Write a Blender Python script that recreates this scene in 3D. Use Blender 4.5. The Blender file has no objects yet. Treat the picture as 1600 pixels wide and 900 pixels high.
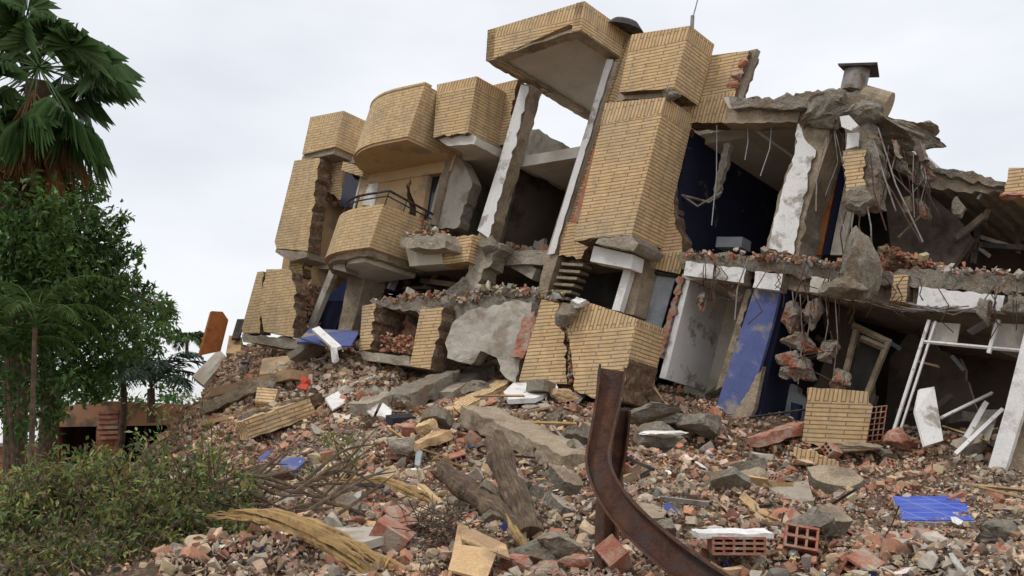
import bpy, bmesh, math, random
import numpy as np
from mathutils import Vector, Matrix, noise
random.seed(7); RNG = np.random.default_rng(7)
SC = bpy.context.scene; COL = SC.collection
# ------------------------------------------------------------ camera, sky, sun
FPX = 1537.; HZ = 700.; PITCH = math.atan((HZ-450)/FPX); CAMZ = 1.8
cd_ = bpy.data.cameras.new('camera'); cam = bpy.data.objects.new('camera', cd_); COL.objects.link(cam)
cd_.sensor_width = 36; cd_.lens = FPX/1600*36; cd_.clip_end = 3000; cd_.clip_start = 0.05
cam.location = (0, 0, CAMZ); cam.rotation_euler = (math.pi/2+PITCH, 0, 0); SC.camera = cam
SUN_EL = math.radians(58); SUN_AZ = math.radians(-62)     # direction the light comes from: left, behind the camera
sl = bpy.data.lights.new('sun', 'SUN'); sl.energy = 1.5; sl.angle = math.radians(14); sl.color = (1, .96, .9)
so = bpy.data.objects.new('sun', sl); COL.objects.link(so)
sdir = Vector((math.cos(SUN_EL)*math.sin(SUN_AZ)*1.0, -math.cos(SUN_EL)*math.cos(SUN_AZ), math.sin(SUN_EL)))
so.rotation_euler = sdir.to_track_quat('Z', 'Y').to_euler(); so.location = sdir*60
W = bpy.data.worlds.new('World'); SC.world = W; W.use_nodes = True
nt = W.node_tree; nt.nodes.clear()
def N(nt, t, **k):
    n = nt.nodes.new(t)
    for a, b in k.items(): setattr(n, a, b)
    return n
sky = N(nt, 'ShaderNodeTexSky', sky_type='NISHITA', sun_disc=False); sky.sun_elevation = SUN_EL; sky.sun_rotation = math.pi+SUN_AZ
sky.dust_density = 5; sky.air_density = 1
bs = N(nt, 'ShaderNodeBackground'); bs.inputs[1].default_value = .05; nt.links.new(sky.outputs[0], bs.inputs[0])
tc = N(nt, 'ShaderNodeTexCoord'); mp = N(nt, 'ShaderNodeMapping'); mp.inputs['Scale'].default_value = (1, 1, 2.6)
nt.links.new(tc.outputs['Generated'], mp.inputs[0])
nz = N(nt, 'ShaderNodeTexNoise'); nz.inputs['Scale'].default_value = 2.3; nz.inputs['Detail'].default_value = 5; nz.inputs['Roughness'].default_value = .5
nt.links.new(mp.outputs[0], nz.inputs['Vector'])
cr = N(nt, 'ShaderNodeValToRGB'); cr.color_ramp.elements[0].position = .33; cr.color_ramp.elements[0].color = (.66, .665, .69, 1)
cr.color_ramp.elements[1].position = .66; cr.color_ramp.elements[1].color = (.88, .87, .87, 1)
nt.links.new(nz.outputs[0], cr.inputs[0])
sx = N(nt, 'ShaderNodeSeparateXYZ'); nt.links.new(tc.outputs['Generated'], sx.inputs[0])
mr = N(nt, 'ShaderNodeMapRange'); mr.inputs['From Min'].default_value = .45; mr.inputs['From Max'].default_value = 1; mr.inputs['To Min'].default_value = 1; mr.inputs['To Max'].default_value = .95
nt.links.new(sx.outputs[2], mr.inputs['Value'])
bc = N(nt, 'ShaderNodeBackground'); nt.links.new(cr.outputs[0], bc.inputs[0]); nt.links.new(mr.outputs[0], bc.inputs[1])
ad = N(nt, 'ShaderNodeAddShader'); nt.links.new(bs.outputs[0], ad.inputs[0]); nt.links.new(bc.outputs[0], ad.inputs[1])
wo = N(nt, 'ShaderNodeOutputWorld'); nt.links.new(ad.outputs[0], wo.inputs[0])
vs = SC.view_settings; vs.view_transform = 'Standard'; vs.look = 'None'; vs.exposure = 0.0; vs.gamma = 1
SC.cycles.max_bounces = 6; SC.cycles.use_denoising = True
# ------------------------------------------------------------ geometry of the view
CP, SP = math.cos(PITCH), math.sin(PITCH)
def V(*a): return np.array(a, float)
def cdir(x, y, z):
    v = V(x, CP*z-SP*y, SP*z+CP*y); return v/np.linalg.norm(v)
CAM = V(0, 0, CAMZ)
def ray(px, py):
    x, y = (px-800)/FPX, (450-py)/FPX
    return V(x, CP-SP*y, SP+CP*y)
def P(px, py, d): return CAM+d*ray(px, py)
EL = cdir(-3300, -350, 1537); ER = cdir(1456, -520, 1537); EU = V(.29, 0, .957)   # along the facade, into the building, up its leaning columns
BAS = np.array([EL, ER, EU]); ORG = P(1070, 400, 16.)
FN = np.cross(EL, EU)
def ABC(a, b, c): return ORG+a*EL+b*ER+c*EU
def on(off, px, py):
    r = ray(px, py); o = ORG-ER*off
    return CAM+r*(np.dot(o-CAM, FN)/np.dot(r, FN))
# ------------------------------------------------------------ materials
MATS = {}
def rgb(c): return (c[0], c[1], c[2], 1)
def newmat(name):
    m = bpy.data.materials.new(name); m.use_nodes = True; MATS[name] = m
    t = m.node_tree; b = t.nodes['Principled BSDF']; b.inputs['Roughness'].default_value = .85
    b.inputs['Specular IOR Level'].default_value = .25
    return m, t, b
def pos(t): return N(t, 'ShaderNodeNewGeometry').outputs['Position']
def noi(t, scale, detail=5, rough=.6, vec=None, dist=0):
    n = N(t, 'ShaderNodeTexNoise'); n.inputs['Scale'].default_value = scale; n.inputs['Detail'].default_value = detail
    n.inputs['Roughness'].default_value = rough; n.inputs['Distortion'].default_value = dist
    t.links.new(vec if vec is not None else pos(t), n.inputs['Vector']); return n.outputs[0]
def ramp(t, f, stops):
    r = N(t, 'ShaderNodeValToRGB'); e = r.color_ramp.elements
    while len(e) > 1: e.remove(e[-1])
    e[0].position = stops[0][0]; e[0].color = rgb(stops[0][1])
    for p_, c in stops[1:]: q = e.new(p_); q.color = rgb(c)
    t.links.new(f, r.inputs[0]); return r.outputs[0]
def mix(t, fac, a, b, mode='MIX'):
    m = N(t, 'ShaderNodeMix', data_type='RGBA', blend_type=mode)
    for i, v in ((0, fac), (6, a), (7, b)):
        if isinstance(v, (int, float)): m.inputs[i].default_value = v
        elif isinstance(v, tuple): m.inputs[i].default_value = rgb(v)
        else: t.links.new(v, m.inputs[i])
    return m.outputs[2]
def bump(t, b, h, s=.5, d=.02, prev=None):
    n = N(t, 'ShaderNodeBump'); n.inputs['Strength'].default_value = s; n.inputs['Distance'].default_value = d
    t.links.new(h, n.inputs['Height'])
    if prev is not None: t.links.new(prev, n.inputs['Normal'])
    t.links.new(n.outputs[0], b.inputs['Normal']); return n.outputs[0]
def m_noise(name, c1, c2, scale=6, bs=.5, bd=.02, c3=None, s3=1.3, t3=(.5, .6), rough=.85, fine=60):
    m, t, b = newmat(name)
    c = ramp(t, noi(t, scale), [(.3, c1), (.7, c2)])
    if c3 is not None: c = mix(t, ramp(t, noi(t, s3, 6, .65), [(t3[0], (0, 0, 0)), (t3[1], (1, 1, 1))]), c, c3)
    f = ramp(t, noi(t, fine, 3), [(.3, (.82,)*3), (.7, (1.12,)*3)])
    c = mix(t, 1., c, f, 'MULTIPLY')
    t.links.new(c, b.inputs['Base Color']); b.inputs['Roughness'].default_value = rough
    n = bump(t, b, noi(t, scale*4, 8, .7), bs, bd); return m
def m_brick(name, c1, c2, mortar, dirt=(.33, .29, .23), bw=.24, rh=.068, ms=.011, amt=.55):
    m, t, b = newmat(name)
    uv = N(t, 'ShaderNodeUVMap').outputs[0]
    w = N(t, 'ShaderNodeVectorMath', operation='ADD')
    nn = N(t, 'ShaderNodeTexNoise'); nn.inputs['Scale'].default_value = 2.2; t.links.new(pos(t), nn.inputs['Vector'])
    sc = N(t, 'ShaderNodeVectorMath', operation='SCALE'); sc.inputs[3].default_value = .03
    t.links.new(nn.outputs[1], sc.inputs[0]); t.links.new(uv, w.inputs[0]); t.links.new(sc.outputs[0], w.inputs[1])
    br = N(t, 'ShaderNodeTexBrick'); br.offset = .5
    t.links.new(w.outputs[0], br.inputs['Vector'])
    br.inputs['Color1'].default_value = rgb(c1); br.inputs['Color2'].default_value = rgb(c2); br.inputs['Mortar'].default_value = rgb(mortar)
    br.inputs['Scale'].default_value = 1; br.inputs['Mortar Size'].default_value = ms; br.inputs['Mortar Smooth'].default_value = .3
    br.inputs['Brick Width'].default_value = bw; br.inputs['Row Height'].default_value = rh; br.inputs['Bias'].default_value = -.1
    c = mix(t, ramp(t, noi(t, 1.1, 7, .7), [(.46, (0, 0, 0)), (.70, (amt,)*3)]), br.outputs[0], dirt)
    c = mix(t, 1., c, ramp(t, noi(t, 7, 5, .7), [(.25, (.74, .71, .66)), (.75, (1.12, 1.1, 1.08))]), 'MULTIPLY')
    st = N(t, 'ShaderNodeMapping'); st.inputs['Scale'].default_value = (3.2, 3.2, .35); t.links.new(pos(t), st.inputs[0])
    c = mix(t, ramp(t, noi(t, 1.6, 6, .7, st.outputs[0]), [(.52, (0, 0, 0)), (.74, (.55,)*3)]), c, (.24, .20, .155))
    c = mix(t, ramp(t, noi(t, 5, 8, .8), [(.66, (0, 0, 0)), (.69, (.8,)*3)]), c, (.40, .30, .21))
    t.links.new(c, b.inputs['Base Color'])
    inv = N(t, 'ShaderNodeMath', operation='SUBTRACT'); inv.inputs[0].default_value = 1; t.links.new(br.outputs['Fac'], inv.inputs[1])
    n1 = bump(t, b, noi(t, 45, 4), .35, .01); bump(t, b, inv.outputs[0], 1., .02, n1); return m
m_brick('yellow_brick', (.68, .50, .285), (.60, .43, .225), (.29, .20, .115), bw=.5, rh=.06, ms=.008)
m_brick('pale_brick', (.67, .50, .285), (.60, .435, .235), (.42, .31, .185), bw=.22, rh=.06, ms=.006)
m_brick('house_brick', (.42, .18, .09), (.34, .14, .07), (.17, .09, .06), dirt=(.13, .09, .07), bw=.4, rh=.2, ms=.012)
m_noise('tan_plaster', (.50, .345, .19), (.59, .42, .25), 3, .2, .01, (.36, .27, .175), 1.5)
m_noise('house_plaster', (.44, .25, .15), (.36, .19, .11), 2, .3, .01, (.16, .11, .08), 1.2)
m_noise('concrete', (.33, .295, .24), (.45, .40, .33), 5, .8, .04, (.28, .24, .185), 1.6)
m_noise('broken_concrete', (.30, .275, .23), (.52, .47, .395), 11, 1., .08, (.36, .29, .21), 2.6, fine=35)
m_noise('brown_concrete', (.30, .245, .175), (.41, .345, .255), 5, .8, .03, (.22, .175, .125), 1.8)
m_noise('ceiling_plaster', (.50, .46, .40), (.60, .56, .49), 2, .15, .01, (.38, .33, .27), .9, (.55, .75))
m_noise('white_plaster', (.66, .66, .64), (.76, .76, .74), 3, .3, .01, (.34, .31, .27), 2.0, (.55, .62))
m_noise('white_paint', (.66, .66, .64), (.78, .78, .76), 5, .3, .015, (.42, .38, .32), 3.6, (.5, .68))
m_noise('grey_plaster', (.38, .35, .30), (.47, .435, .37), 3, .3, .01, (.27, .23, .18), 1.7)
m_noise('cream_plaster', (.56, .52, .43), (.64, .60, .50), 3, .2, .01, (.45, .40, .31), 1.2)
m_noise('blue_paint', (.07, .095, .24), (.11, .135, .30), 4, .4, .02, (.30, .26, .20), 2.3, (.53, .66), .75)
m_noise('shaded_blue_paint', (.011, .013, .032), (.014, .018, .045), 3, .2, .01, (.10, .09, .08), 1.6, (.62, .66))  # the blue paint again, with interior shade put into its base colour
m_noise('terracotta', (.34, .12, .07), (.47, .19, .11), 8, .6, .015, (.33, .24, .18), 5)
m_noise('rust', (.04, .021, .016), (.14, .058, .03), 14, 1., .015, (.075, .048, .042), 4.5, (.50, .62), .62)
m_noise('dark_metal', (.025, .024, .026), (.05, .047, .045), 12, .2, .004, (.09, .06, .045), 6, rough=.8)
m_noise('grey_metal', (.20, .19, .18), (.30, .28, .26), 6, .3, .005, (.16, .10, .07), 5, rough=.55)
m_noise('white_metal', (.60, .60, .58), (.72, .72, .70), 6, .2, .004, (.30, .27, .24), 6, (.58, .66), .5)
m_noise('wood_board', (.36, .24, .135), (.47, .33, .19), 6, .4, .01, (.25, .18, .12), 3)
m_noise('plywood', (.50, .33, .17), (.60, .42, .23), 5, .3, .01, (.36, .24, .14), 3)
m_noise('orange_wood', (.34, .11, .03), (.44, .16, .05), 5, .3, .01, (.22, .09, .04), 3)
m_noise('shaded_room', (.035, .032, .03), (.06, .055, .048), 2, .3, .02, (.02, .018, .017), .8)  # darkness of the deep rooms put into the base colour
m_noise('shaded_brown_room', (.09, .07, .055), (.13, .10, .08), 2, .4, .02, (.045, .036, .03), .8)  # brown interior surfaces, room shade painted into the colour
m_noise('cloth_grey', (.25, .27, .29), (.36, .38, .40), 5, .5, .03)
m_noise('dark_plastic', (.02, .025, .035), (.04, .045, .06), 5, .2, .01, rough=.4)
m_noise('red_cloth', (.36, .05, .03), (.46, .08, .045), 5, .5, .03)
m_noise('dead_leaf', (.22, .105, .045), (.32, .17, .08), 5, .3, .01)
m_noise('green_frond', (.05, .105, .03), (.09, .17, .055), 3, .2, .01, rough=.5)
m_noise('pale_frond', (.05, .10, .022), (.085, .15, .035), 3, .2, .01, rough=.55)
m_noise('grey_frond', (.06, .11, .085), (.09, .15, .11), 3, .2, .01, rough=.6)
m_noise('clay', (.34, .13, .085), (.46, .20, .13), 14, .8, .02, (.42, .33, .26), 6, (.46, .6))
m_noise('torn_brick', (.17, .08, .05), (.34, .24, .16), 16, 1., .08, (.40, .33, .24), 9, (.52, .6), fine=40)
m_noise('mortared_brick', (.38, .145, .09), (.50, .21, .14), 12, 1., .05, (.40, .36, .30), 5, (.42, .47), fine=30)
def m_grain(name, c1, c2, c3, sc=(14, 14, 1.5)):
    m, t, b = newmat(name)
    uv = N(t, 'ShaderNodeUVMap').outputs[0]; mp = N(t, 'ShaderNodeMapping'); mp.inputs['Scale'].default_value = sc
    t.links.new(uv, mp.inputs[0]); f = noi(t, 3, 8, .7, mp.outputs[0], .6)
    c = ramp(t, f, [(.28, c1), (.5, c2), (.72, c3)])
    c = mix(t, 1., c, ramp(t, noi(t, 4, 4), [(.3, (.65,)*3), (.7, (1.15,)*3)]), 'MULTIPLY')
    t.links.new(c, b.inputs['Base Color']); bump(t, b, f, 1., .02); return m
m_grain('split_wood', (.14, .075, .03), (.48, .32, .14), (.66, .46, .22), (45, 1.6, 1))
m_grain('bark', (.035, .025, .018), (.14, .10, .07), (.30, .215, .135), (12, 3, 6))
m, t, b = newmat('debris')
at = N(t, 'ShaderNodeAttribute', attribute_name='Col')
c = mix(t, 1., at.outputs[0], ramp(t, noi(t, 22, 5, .7), [(.25, (.62, .62, .62)), (.75, (1.2, 1.18, 1.15))]), 'MULTIPLY')
c = mix(t, ramp(t, noi(t, 9, 4, .7), [(.5, (0, 0, 0)), (.75, (.6,)*3)]), c, (.30, .25, .20))
t.links.new(c, b.inputs['Base Color']); bump(t, b, noi(t, 60, 5, .7), .6, .012)
def m_leaf(name, tr=.35):
    m, t, b = newmat(name); at = N(t, 'ShaderNodeAttribute', attribute_name='Col')
    t.links.new(at.outputs[0], b.inputs['Base Color']); b.inputs['Roughness'].default_value = .45; b.inputs['Specular IOR Level'].default_value = .4
    tl = N(t, 'ShaderNodeBsdfTranslucent'); ms = N(t, 'ShaderNodeMixShader'); ms.inputs[0].default_value = tr
    g = N(t, 'ShaderNodeHueSaturation'); g.inputs['Value'].default_value = 1.3; t.links.new(at.outputs[0], g.inputs['Color'])
    t.links.new(g.outputs[0], tl.inputs[0]); t.links.new(b.outputs[0], ms.inputs[1]); t.links.new(tl.outputs[0], ms.inputs[2])
    t.links.new(ms.outputs[0], t.nodes['Material Output'].inputs[0])
m_leaf('leaf')
m, t, b = newmat('rubble_ground')
c = ramp(t, noi(t, 1.2, 8, .65), [(.3, (.30, .225, .16)), (.5, (.38, .29, .21)), (.7, (.36, .31, .245))])
c = mix(t, ramp(t, noi(t, 3.5, 8, .75), [(.5, (0, 0, 0)), (.62, (.8,)*3)]), c, (.36, .17, .11))
vo = N(t, 'ShaderNodeTexVoronoi'); vo.inputs['Scale'].default_value = 26; t.links.new(pos(t), vo.inputs['Vector'])
c = mix(t, 1., c, ramp(t, vo.outputs['Distance'], [(0, (1., .95, .9)), (.6, (.38, .36, .34))]), 'MULTIPLY')  # darkened cell edges paint the shadow gaps between pieces into the ground colour
t.links.new(c, b.inputs['Base Color']); n1 = bump(t, b, noi(t, 30, 8, .75), 1., .05); bump(t, b, vo.outputs['Distance'], -1., .05, n1)
m, t, b = newmat('blue_tile')
tx = N(t, 'ShaderNodeTexBrick'); t.links.new(N(t, 'ShaderNodeUVMap').outputs[0], tx.inputs['Vector']); tx.offset = 0
for k, v in (('Color1', (.045, .09, .45)), ('Color2', (.06, .12, .52)), ('Mortar', (.25, .32, .6))): tx.inputs[k].default_value = rgb(v)
for k, v in (('Scale', 1), ('Mortar Size', .006), ('Brick Width', .30), ('Row Height', .20)): tx.inputs[k].default_value = v
c = mix(t, ramp(t, noi(t, 5, 8, .8), [(.5, (0, 0, 0)), (.75, (.6,)*3)]), tx.outputs[0], (.26, .27, .38))
t.links.new(c, b.inputs['Base Color']); b.inputs['Roughness'].default_value = .35
m, t, b = newmat('glass'); b.inputs['Base Color'].default_value = (.012, .016, .032, 1); b.inputs['Roughness'].default_value = .12; b.inputs['Specular IOR Level'].default_value = .6
for nm in ('broken_concrete', 'concrete', 'brown_concrete', 'mortared_brick', 'torn_brick'):
    t = MATS[nm].node_tree; b = t.nodes['Principled BSDF']; vo = N(t, 'ShaderNodeTexVoronoi'); vo.inputs['Scale'].default_value = 28; t.links.new(pos(t), vo.inputs['Vector'])
    old = b.inputs['Normal'].links[0].from_socket; oc = b.inputs['Base Color'].links[0].from_socket
    bump(t, b, vo.outputs['Distance'], -.8, .03, old)
    t.links.new(mix(t, .6, oc, mix(t, 1., oc, ramp(t, vo.outputs['Distance'], [(0, (1.35, 1.32, 1.27)), (.55, (.8, .77, .72))]), 'MULTIPLY')), b.inputs['Base Color'])
# ------------------------------------------------------------ object helpers
WLOC = {}
def tag(o, label=None, cat=None, group=None, kind=None):
    for k, v in (('label', label), ('category', cat), ('group', group), ('kind', kind)):
        if v: o[k] = v
    return o
def thing(name, loc, label, cat, group=None):
    o = bpy.data.objects.new(name, None); o.empty_display_size = .2; COL.objects.link(o)
    o.location = [float(x) for x in loc]; WLOC[o] = Vector(o.location); return tag(o, label, cat, group)
def face_uv(pts, binv, swap):
    q = (pts-ORG)@binv; n = np.zeros(3)
    for i in range(len(q)): n += np.cross(q[i]-q[0], q[(i+1) % len(q)]-q[0])
    k = int(np.argmax(np.abs(n)))
    uv = q[:, [1, 2]] if k == 0 else q[:, [0, 2]] if k == 1 else q[:, [0, 1]]
    return uv[:, ::-1] if swap else uv
class MB:
    def __init__(s): s.v = []; s.f = []; s.uv = {}; s.torn = set()
    def add(s, vs, fs):
        n = len(s.v); s.v += [V(*p) for p in vs]; s.f += [tuple(n+i for i in f) for f in fs]; return s
    def prism(s, pts, vec):
        n = len(pts); pts = [V(*p) for p in pts]; vec = V(*vec)
        return s.add(pts+[p+vec for p in pts], [tuple(range(n)), tuple(range(2*n-1, n-1, -1))]+[(i, i+n, (i+1) % n+n, (i+1) % n) for i in range(n)])
    def box(s, a, b, c, org=None):
        if org is None: f = ABC
        return s.prism([ABC(a[0], b[0], c[0]), ABC(a[1], b[0], c[0]), ABC(a[1], b[0], c[1]), ABC(a[0], b[0], c[1])], ER*(b[1]-b[0]))
    def obox(s, ctr, ax, size):
        h = [V(*ax[i])*size[i]/2 for i in range(3)]; c = V(*ctr)
        return s.prism([c-h[0]-h[1]-h[2], c+h[0]-h[1]-h[2], c+h[0]+h[1]-h[2], c-h[0]+h[1]-h[2]], h[2]*2)
    def tube(s, pts, r, seg=6, cap=True, twist=0):
        pts = [V(*p) for p in pts]; n = len(pts); r = r if isinstance(r, (list, tuple)) else [r]*n; vs = []; up = None
        for i, p in enumerate(pts):
            t = pts[min(i+1, n-1)]-pts[max(i-1, 0)]; t = t/(np.linalg.norm(t)+1e-9)
            if up is None: up = V(0, 0, 1) if abs(t[2]) < .9 else V(1, 0, 0)
            x = np.cross(up, t); x /= np.linalg.norm(x)+1e-9; y = np.cross(t, x); up = y
            for k in range(seg):
                a = 2*math.pi*k/seg; vs.append(p+r[i]*(x*math.cos(a)+y*math.sin(a)))
        fs = [(i*seg+k, i*seg+(k+1) % seg, (i+1)*seg+(k+1) % seg, (i+1)*seg+k) for i in range(n-1) for k in range(seg)]
        if cap: fs += [tuple(range(seg-1, -1, -1)), tuple(range((n-1)*seg, n*seg))]
        base = len(s.v); s.add(vs, fs)
        L = 0
        for i in range(n):
            if i: L += np.linalg.norm(pts[i]-pts[i-1])
            for k in range(seg): s.uv[base+i*seg+k] = (2*r[i]*math.cos(2*math.pi*k/seg)+1, L)
        return s
    def build(s, name, mat, parent=None, rough=None, band=None, basis=None, smooth=False, seed=0, origin=None):
        vs = np.array(s.v); lo = vs.min(0); hi = vs.max(0); org = (lo+hi)/2; org[2] = lo[2]
        if origin is not None: org = V(*origin)
        bm = bmesh.new(); bv = [bm.verts.new(p) for p in vs]
        for fi, f in enumerate(s.f):
            try: bm.faces.new([bv[i] for i in f]).material_index = 1 if fi in s.torn else 0
            except ValueError: pass
        bm.normal_update()
        B = BAS if basis is None else np.array(basis); binv = np.linalg.inv(B)
        up_n = np.cross(B[0], B[1]); up_n = up_n/np.linalg.norm(up_n)*(1 if np.dot(up_n, B[2]) > 0 else -1)
        cuts = []
        for (q, sgn) in (band or []):
            cuts.append((V(*q), sgn))
            bmesh.ops.bisect_plane(bm, geom=bm.verts[:]+bm.edges[:]+bm.faces[:], plane_co=Vector(q), plane_no=Vector(up_n))
        if rough:
            L, amp, fr = rough
            bmesh.ops.triangulate(bm, faces=bm.faces[:])
            for _ in range(7):
                e = [e for e in bm.edges if e.calc_length() > L]
                if not e or len(bm.faces) > 60000: break
                bmesh.ops.subdivide_edges(bm, edges=e, cuts=1, use_grid_fill=False); bmesh.ops.triangulate(bm, faces=[f for f in bm.faces if len(f.verts) > 3])
            off = Vector((seed*3.7, seed*1.3, 0))
            for v in bm.verts:
                p = v.co*fr+off
                v.co += (noise.noise_vector(p)+noise.noise_vector(p*2.7)*.5+noise.noise_vector(p*6.1)*.25)*amp
        uvl = bm.loops.layers.uv.new('UVMap')
        if s.uv and not rough:
            bm.verts.index_update()
            for f in bm.faces:
                for l in f.loops: l[uvl].uv = s.uv.get(l.vert.index, (0, 0))
        else:
            for f in bm.faces:
                pts = np.array([l.vert.co for l in f.loops]); c = pts.mean(0); sw = False
                for q, sgn in cuts:
                    if sgn*np.dot(c-q, up_n) > 0: sw = True
                uv = face_uv(pts, binv, sw)
                for l, u in zip(f.loops, uv): l[uvl].uv = u
        for v in bm.verts: v.co -= Vector(org)
        for f in bm.faces: f.smooth = smooth
        bmesh.ops.recalc_face_normals(bm, faces=bm.faces[:])
        me = bpy.data.meshes.new(name); bm.to_mesh(me); bm.free(); me.materials.append(MATS[mat])
        if s.torn: me.materials.append(MATS['torn_brick' if 'brick' in mat or mat == 'tan_plaster' else 'broken_concrete'])
        return link(name, me, org, parent)
def link(name, me, org, parent=None):
    o = bpy.data.objects.new(name, me); COL.objects.link(o); w = Vector([float(x) for x in org]); WLOC[o] = w
    if parent: o.parent = parent; o.location = w-WLOC[parent]
    else: o.location = w
    return o
JAG = set()
def jag(poly, idx, amp=4, step=9, seed=1):
    """roughen the chosen edges of a pixel outline (broken edges)"""
    r = random.Random(seed); out = []
    for i, p in enumerate(poly):
        q = poly[(i+1) % len(poly)]; out.append(p)
        if idx == 'all' or i in idx:
            L = math.hypot(q[0]-p[0], q[1]-p[1]); n = max(1, int(L/step)); nx, ny = (q[1]-p[1])/L, -(q[0]-p[0])/L
            for k in range(1, n):
                t = (k+r.uniform(-.3, .3))/n; a = r.uniform(-amp, amp); out.append((p[0]+(q[0]-p[0])*t+nx*a, p[1]+(q[1]-p[1])*t+ny*a)); JAG.add((round(out[-1][0], 3), round(out[-1][1], 3)))
    return out
def pr(name, poly, off, depth, mat, parent, jg=None, amp=4, step=9, **k):
    """wall or slab: outline on the plane lying off metres in front of the facade, running depth metres back"""
    if jg is not None: poly = jag(poly, jg, amp, step, seed=len(name)+int(poly[0][0]))
    b = MB().prism([on(off, *p) for p in poly], ER*depth); J = [(round(p[0], 3), round(p[1], 3)) in JAG for p in poly]; n = len(poly)
    b.torn = {2+i for i in range(n) if J[i] or J[(i+1) % n]}
    return b.build(name, mat, parent, **k)
def rock_bm(size, seed, cuts=4, amp=.16, chop=5):
    bm = bmesh.new(); bmesh.ops.create_icosphere(bm, subdivisions=cuts, radius=.5); r = random.Random(seed)
    for _ in range(chop):
        n = Vector((r.uniform(-1, 1), r.uniform(-1, 1), r.uniform(-1, 1))).normalized(); d = r.uniform(.2, .36)
        for v in bm.verts:
            e = v.co.dot(n)-d
            if e > 0: v.co -= n*e
    o = Vector((seed*1.7, seed, 0))
    for v in bm.verts:
        p = v.co*3+o; v.co += (noise.noise_vector(p)+.5*noise.noise_vector(p*2.5)+.3*noise.noise_vector(p*6))*amp*.4
        v.co = Vector((v.co.x*size[0]*1.25, v.co.y*size[1]*1.25, v.co.z*size[2]*1.25))
    return bm
def rock(name, ctr, size, mat, parent=None, seed=1, rot=(0, 0, 0), amp=.16, cuts=4, chop=8):
    bm = rock_bm(size, seed, cuts, amp, chop); bm.transform(Matrix.Rotation(rot[2], 4, 'Z')@Matrix.Rotation(rot[1], 4, 'Y')@Matrix.Rotation(rot[0], 4, 'X'))
    me = bpy.data.meshes.new(name); bm.to_mesh(me); bm.free(); me.materials.append(MATS[mat]); return link(name, me, ctr, parent)
# ------------------------------------------------------------ ground
CTRL = [(1750,900,6),(1600,900,5.8),(1200,900,5.4),(800,900,5.0),(400,900,5.4),(0,900,6),(-200,880,7),
 (1600,820,8.5),(1200,812,8.5),(1020,800,8.5),(800,795,8.5),(500,790,8.5),(250,830,9),(0,850,9),
 (1580,752,13),(1400,722,13.2),(1250,712,13.4),(1050,705,13),(850,690,12.5),(640,700,12.5),(430,720,13),
 (1500,685,15),(1300,665,15.5),(1150,655,15.2),(1050,640,15.2),(960,628,15.5),(830,622,15),(700,622,15.5),(560,615,16),(430,630,16.5),(330,655,17),
 (1200,650,17),(1400,672,17.5),(1640,700,16),(900,600,17.2),(700,588,17.2),(560,572,17.6),(420,560,19.2),(360,560,20.5),(335,585,20.5),(322,600,21),(300,700,20.5),(290,750,16),(240,785,16),(200,762,22),(150,766,24),(330,700,15),(100,790,14),(296,640,24),
 (430,548,22),(620,560,21),(820,590,20),(1050,610,20),(1300,650,21),
 (60,765,26),(280,752,25),(170,800,19),(20,800,20),(-200,780,26),(-300,800,18),(1900,760,13),(1900,800,20)]
cx = [P(*c) for c in CTRL]+[V(*c) for c in [(0,1.5,.45),(-5,2,.3),(5,2,.5),(-14,10,.1),(14,6,.6),(-40,40,0),(0,48,.3),(40,45,0),(20,28,.6),(-18,45,0),(-8,38,.4),(0,36,.8),(-60,10,0),(60,10,0),(0,-20,0),(-40,-15,0),(40,-15,0)]]
CX = np.array(cx)
def tps_u(r2): return np.where(r2 > 1e-9, r2*np.log(r2+1e-12), 0)
n_ = len(CX); K_ = tps_u(((CX[:, None, :2]-CX[None, :, :2])**2).sum(2))+np.eye(n_)*.6
A_ = np.zeros((n_+3, n_+3)); A_[:n_, :n_] = K_; Q_ = np.hstack([np.ones((n_, 1)), CX[:, :2]]); A_[:n_, n_:] = Q_; A_[n_:, :n_] = Q_.T
SOL = np.linalg.solve(A_, np.concatenate([CX[:, 2], np.zeros(3)]))
def H0(xy):
    out = np.empty(len(xy))
    for i in range(0, len(xy), 20000):
        q = xy[i:i+20000]; out[i:i+20000] = tps_u(((q[:, None, :]-CX[None, :, :2])**2).sum(2))@SOL[:n_]+SOL[n_]+q@SOL[n_+1:]
    R = np.hypot(xy[:, 0], xy[:, 1]-12); w = np.clip((R-26)/20, 0, 1); w = w*w*(3-2*w)
    return np.clip(out, 0, 4)*(1-w)
def nz2(x, y):
    s = np.zeros_like(x)
    for i, (f, a) in enumerate(((.45, .16), (.9, .11), (1.9, .07), (4.1, .035), (8.3, .018))):
        s += a*np.sin(x*f*1.9+y*f*.7+i*2.1+1.3*np.sin(y*f*1.3+i))*np.cos(y*f*1.7-x*f*.5+i*.7+1.1*np.sin(x*f*.9-i))
    return s
def H(xy):
    h = H0(xy); R = np.hypot(xy[:, 0], xy[:, 1]-12); return h+nz2(xy[:, 0], xy[:, 1])*np.clip((34-R)/10, 0, 1)
def hz(x, y): return float(H(np.array([[x, y]]))[0])
def gp(px, py):
    """the point of the ground that shows at this pixel"""
    r = ray(px, py); ds = np.arange(4.2, 40, .05); q = CAM+ds[:, None]*r; h = H(q[:, :2]); w = np.where(q[:, 2] < h)[0]
    i = w[0] if len(w) else len(ds)-1; return V(q[i, 0], q[i, 1], h[i]), ds[i]
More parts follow.
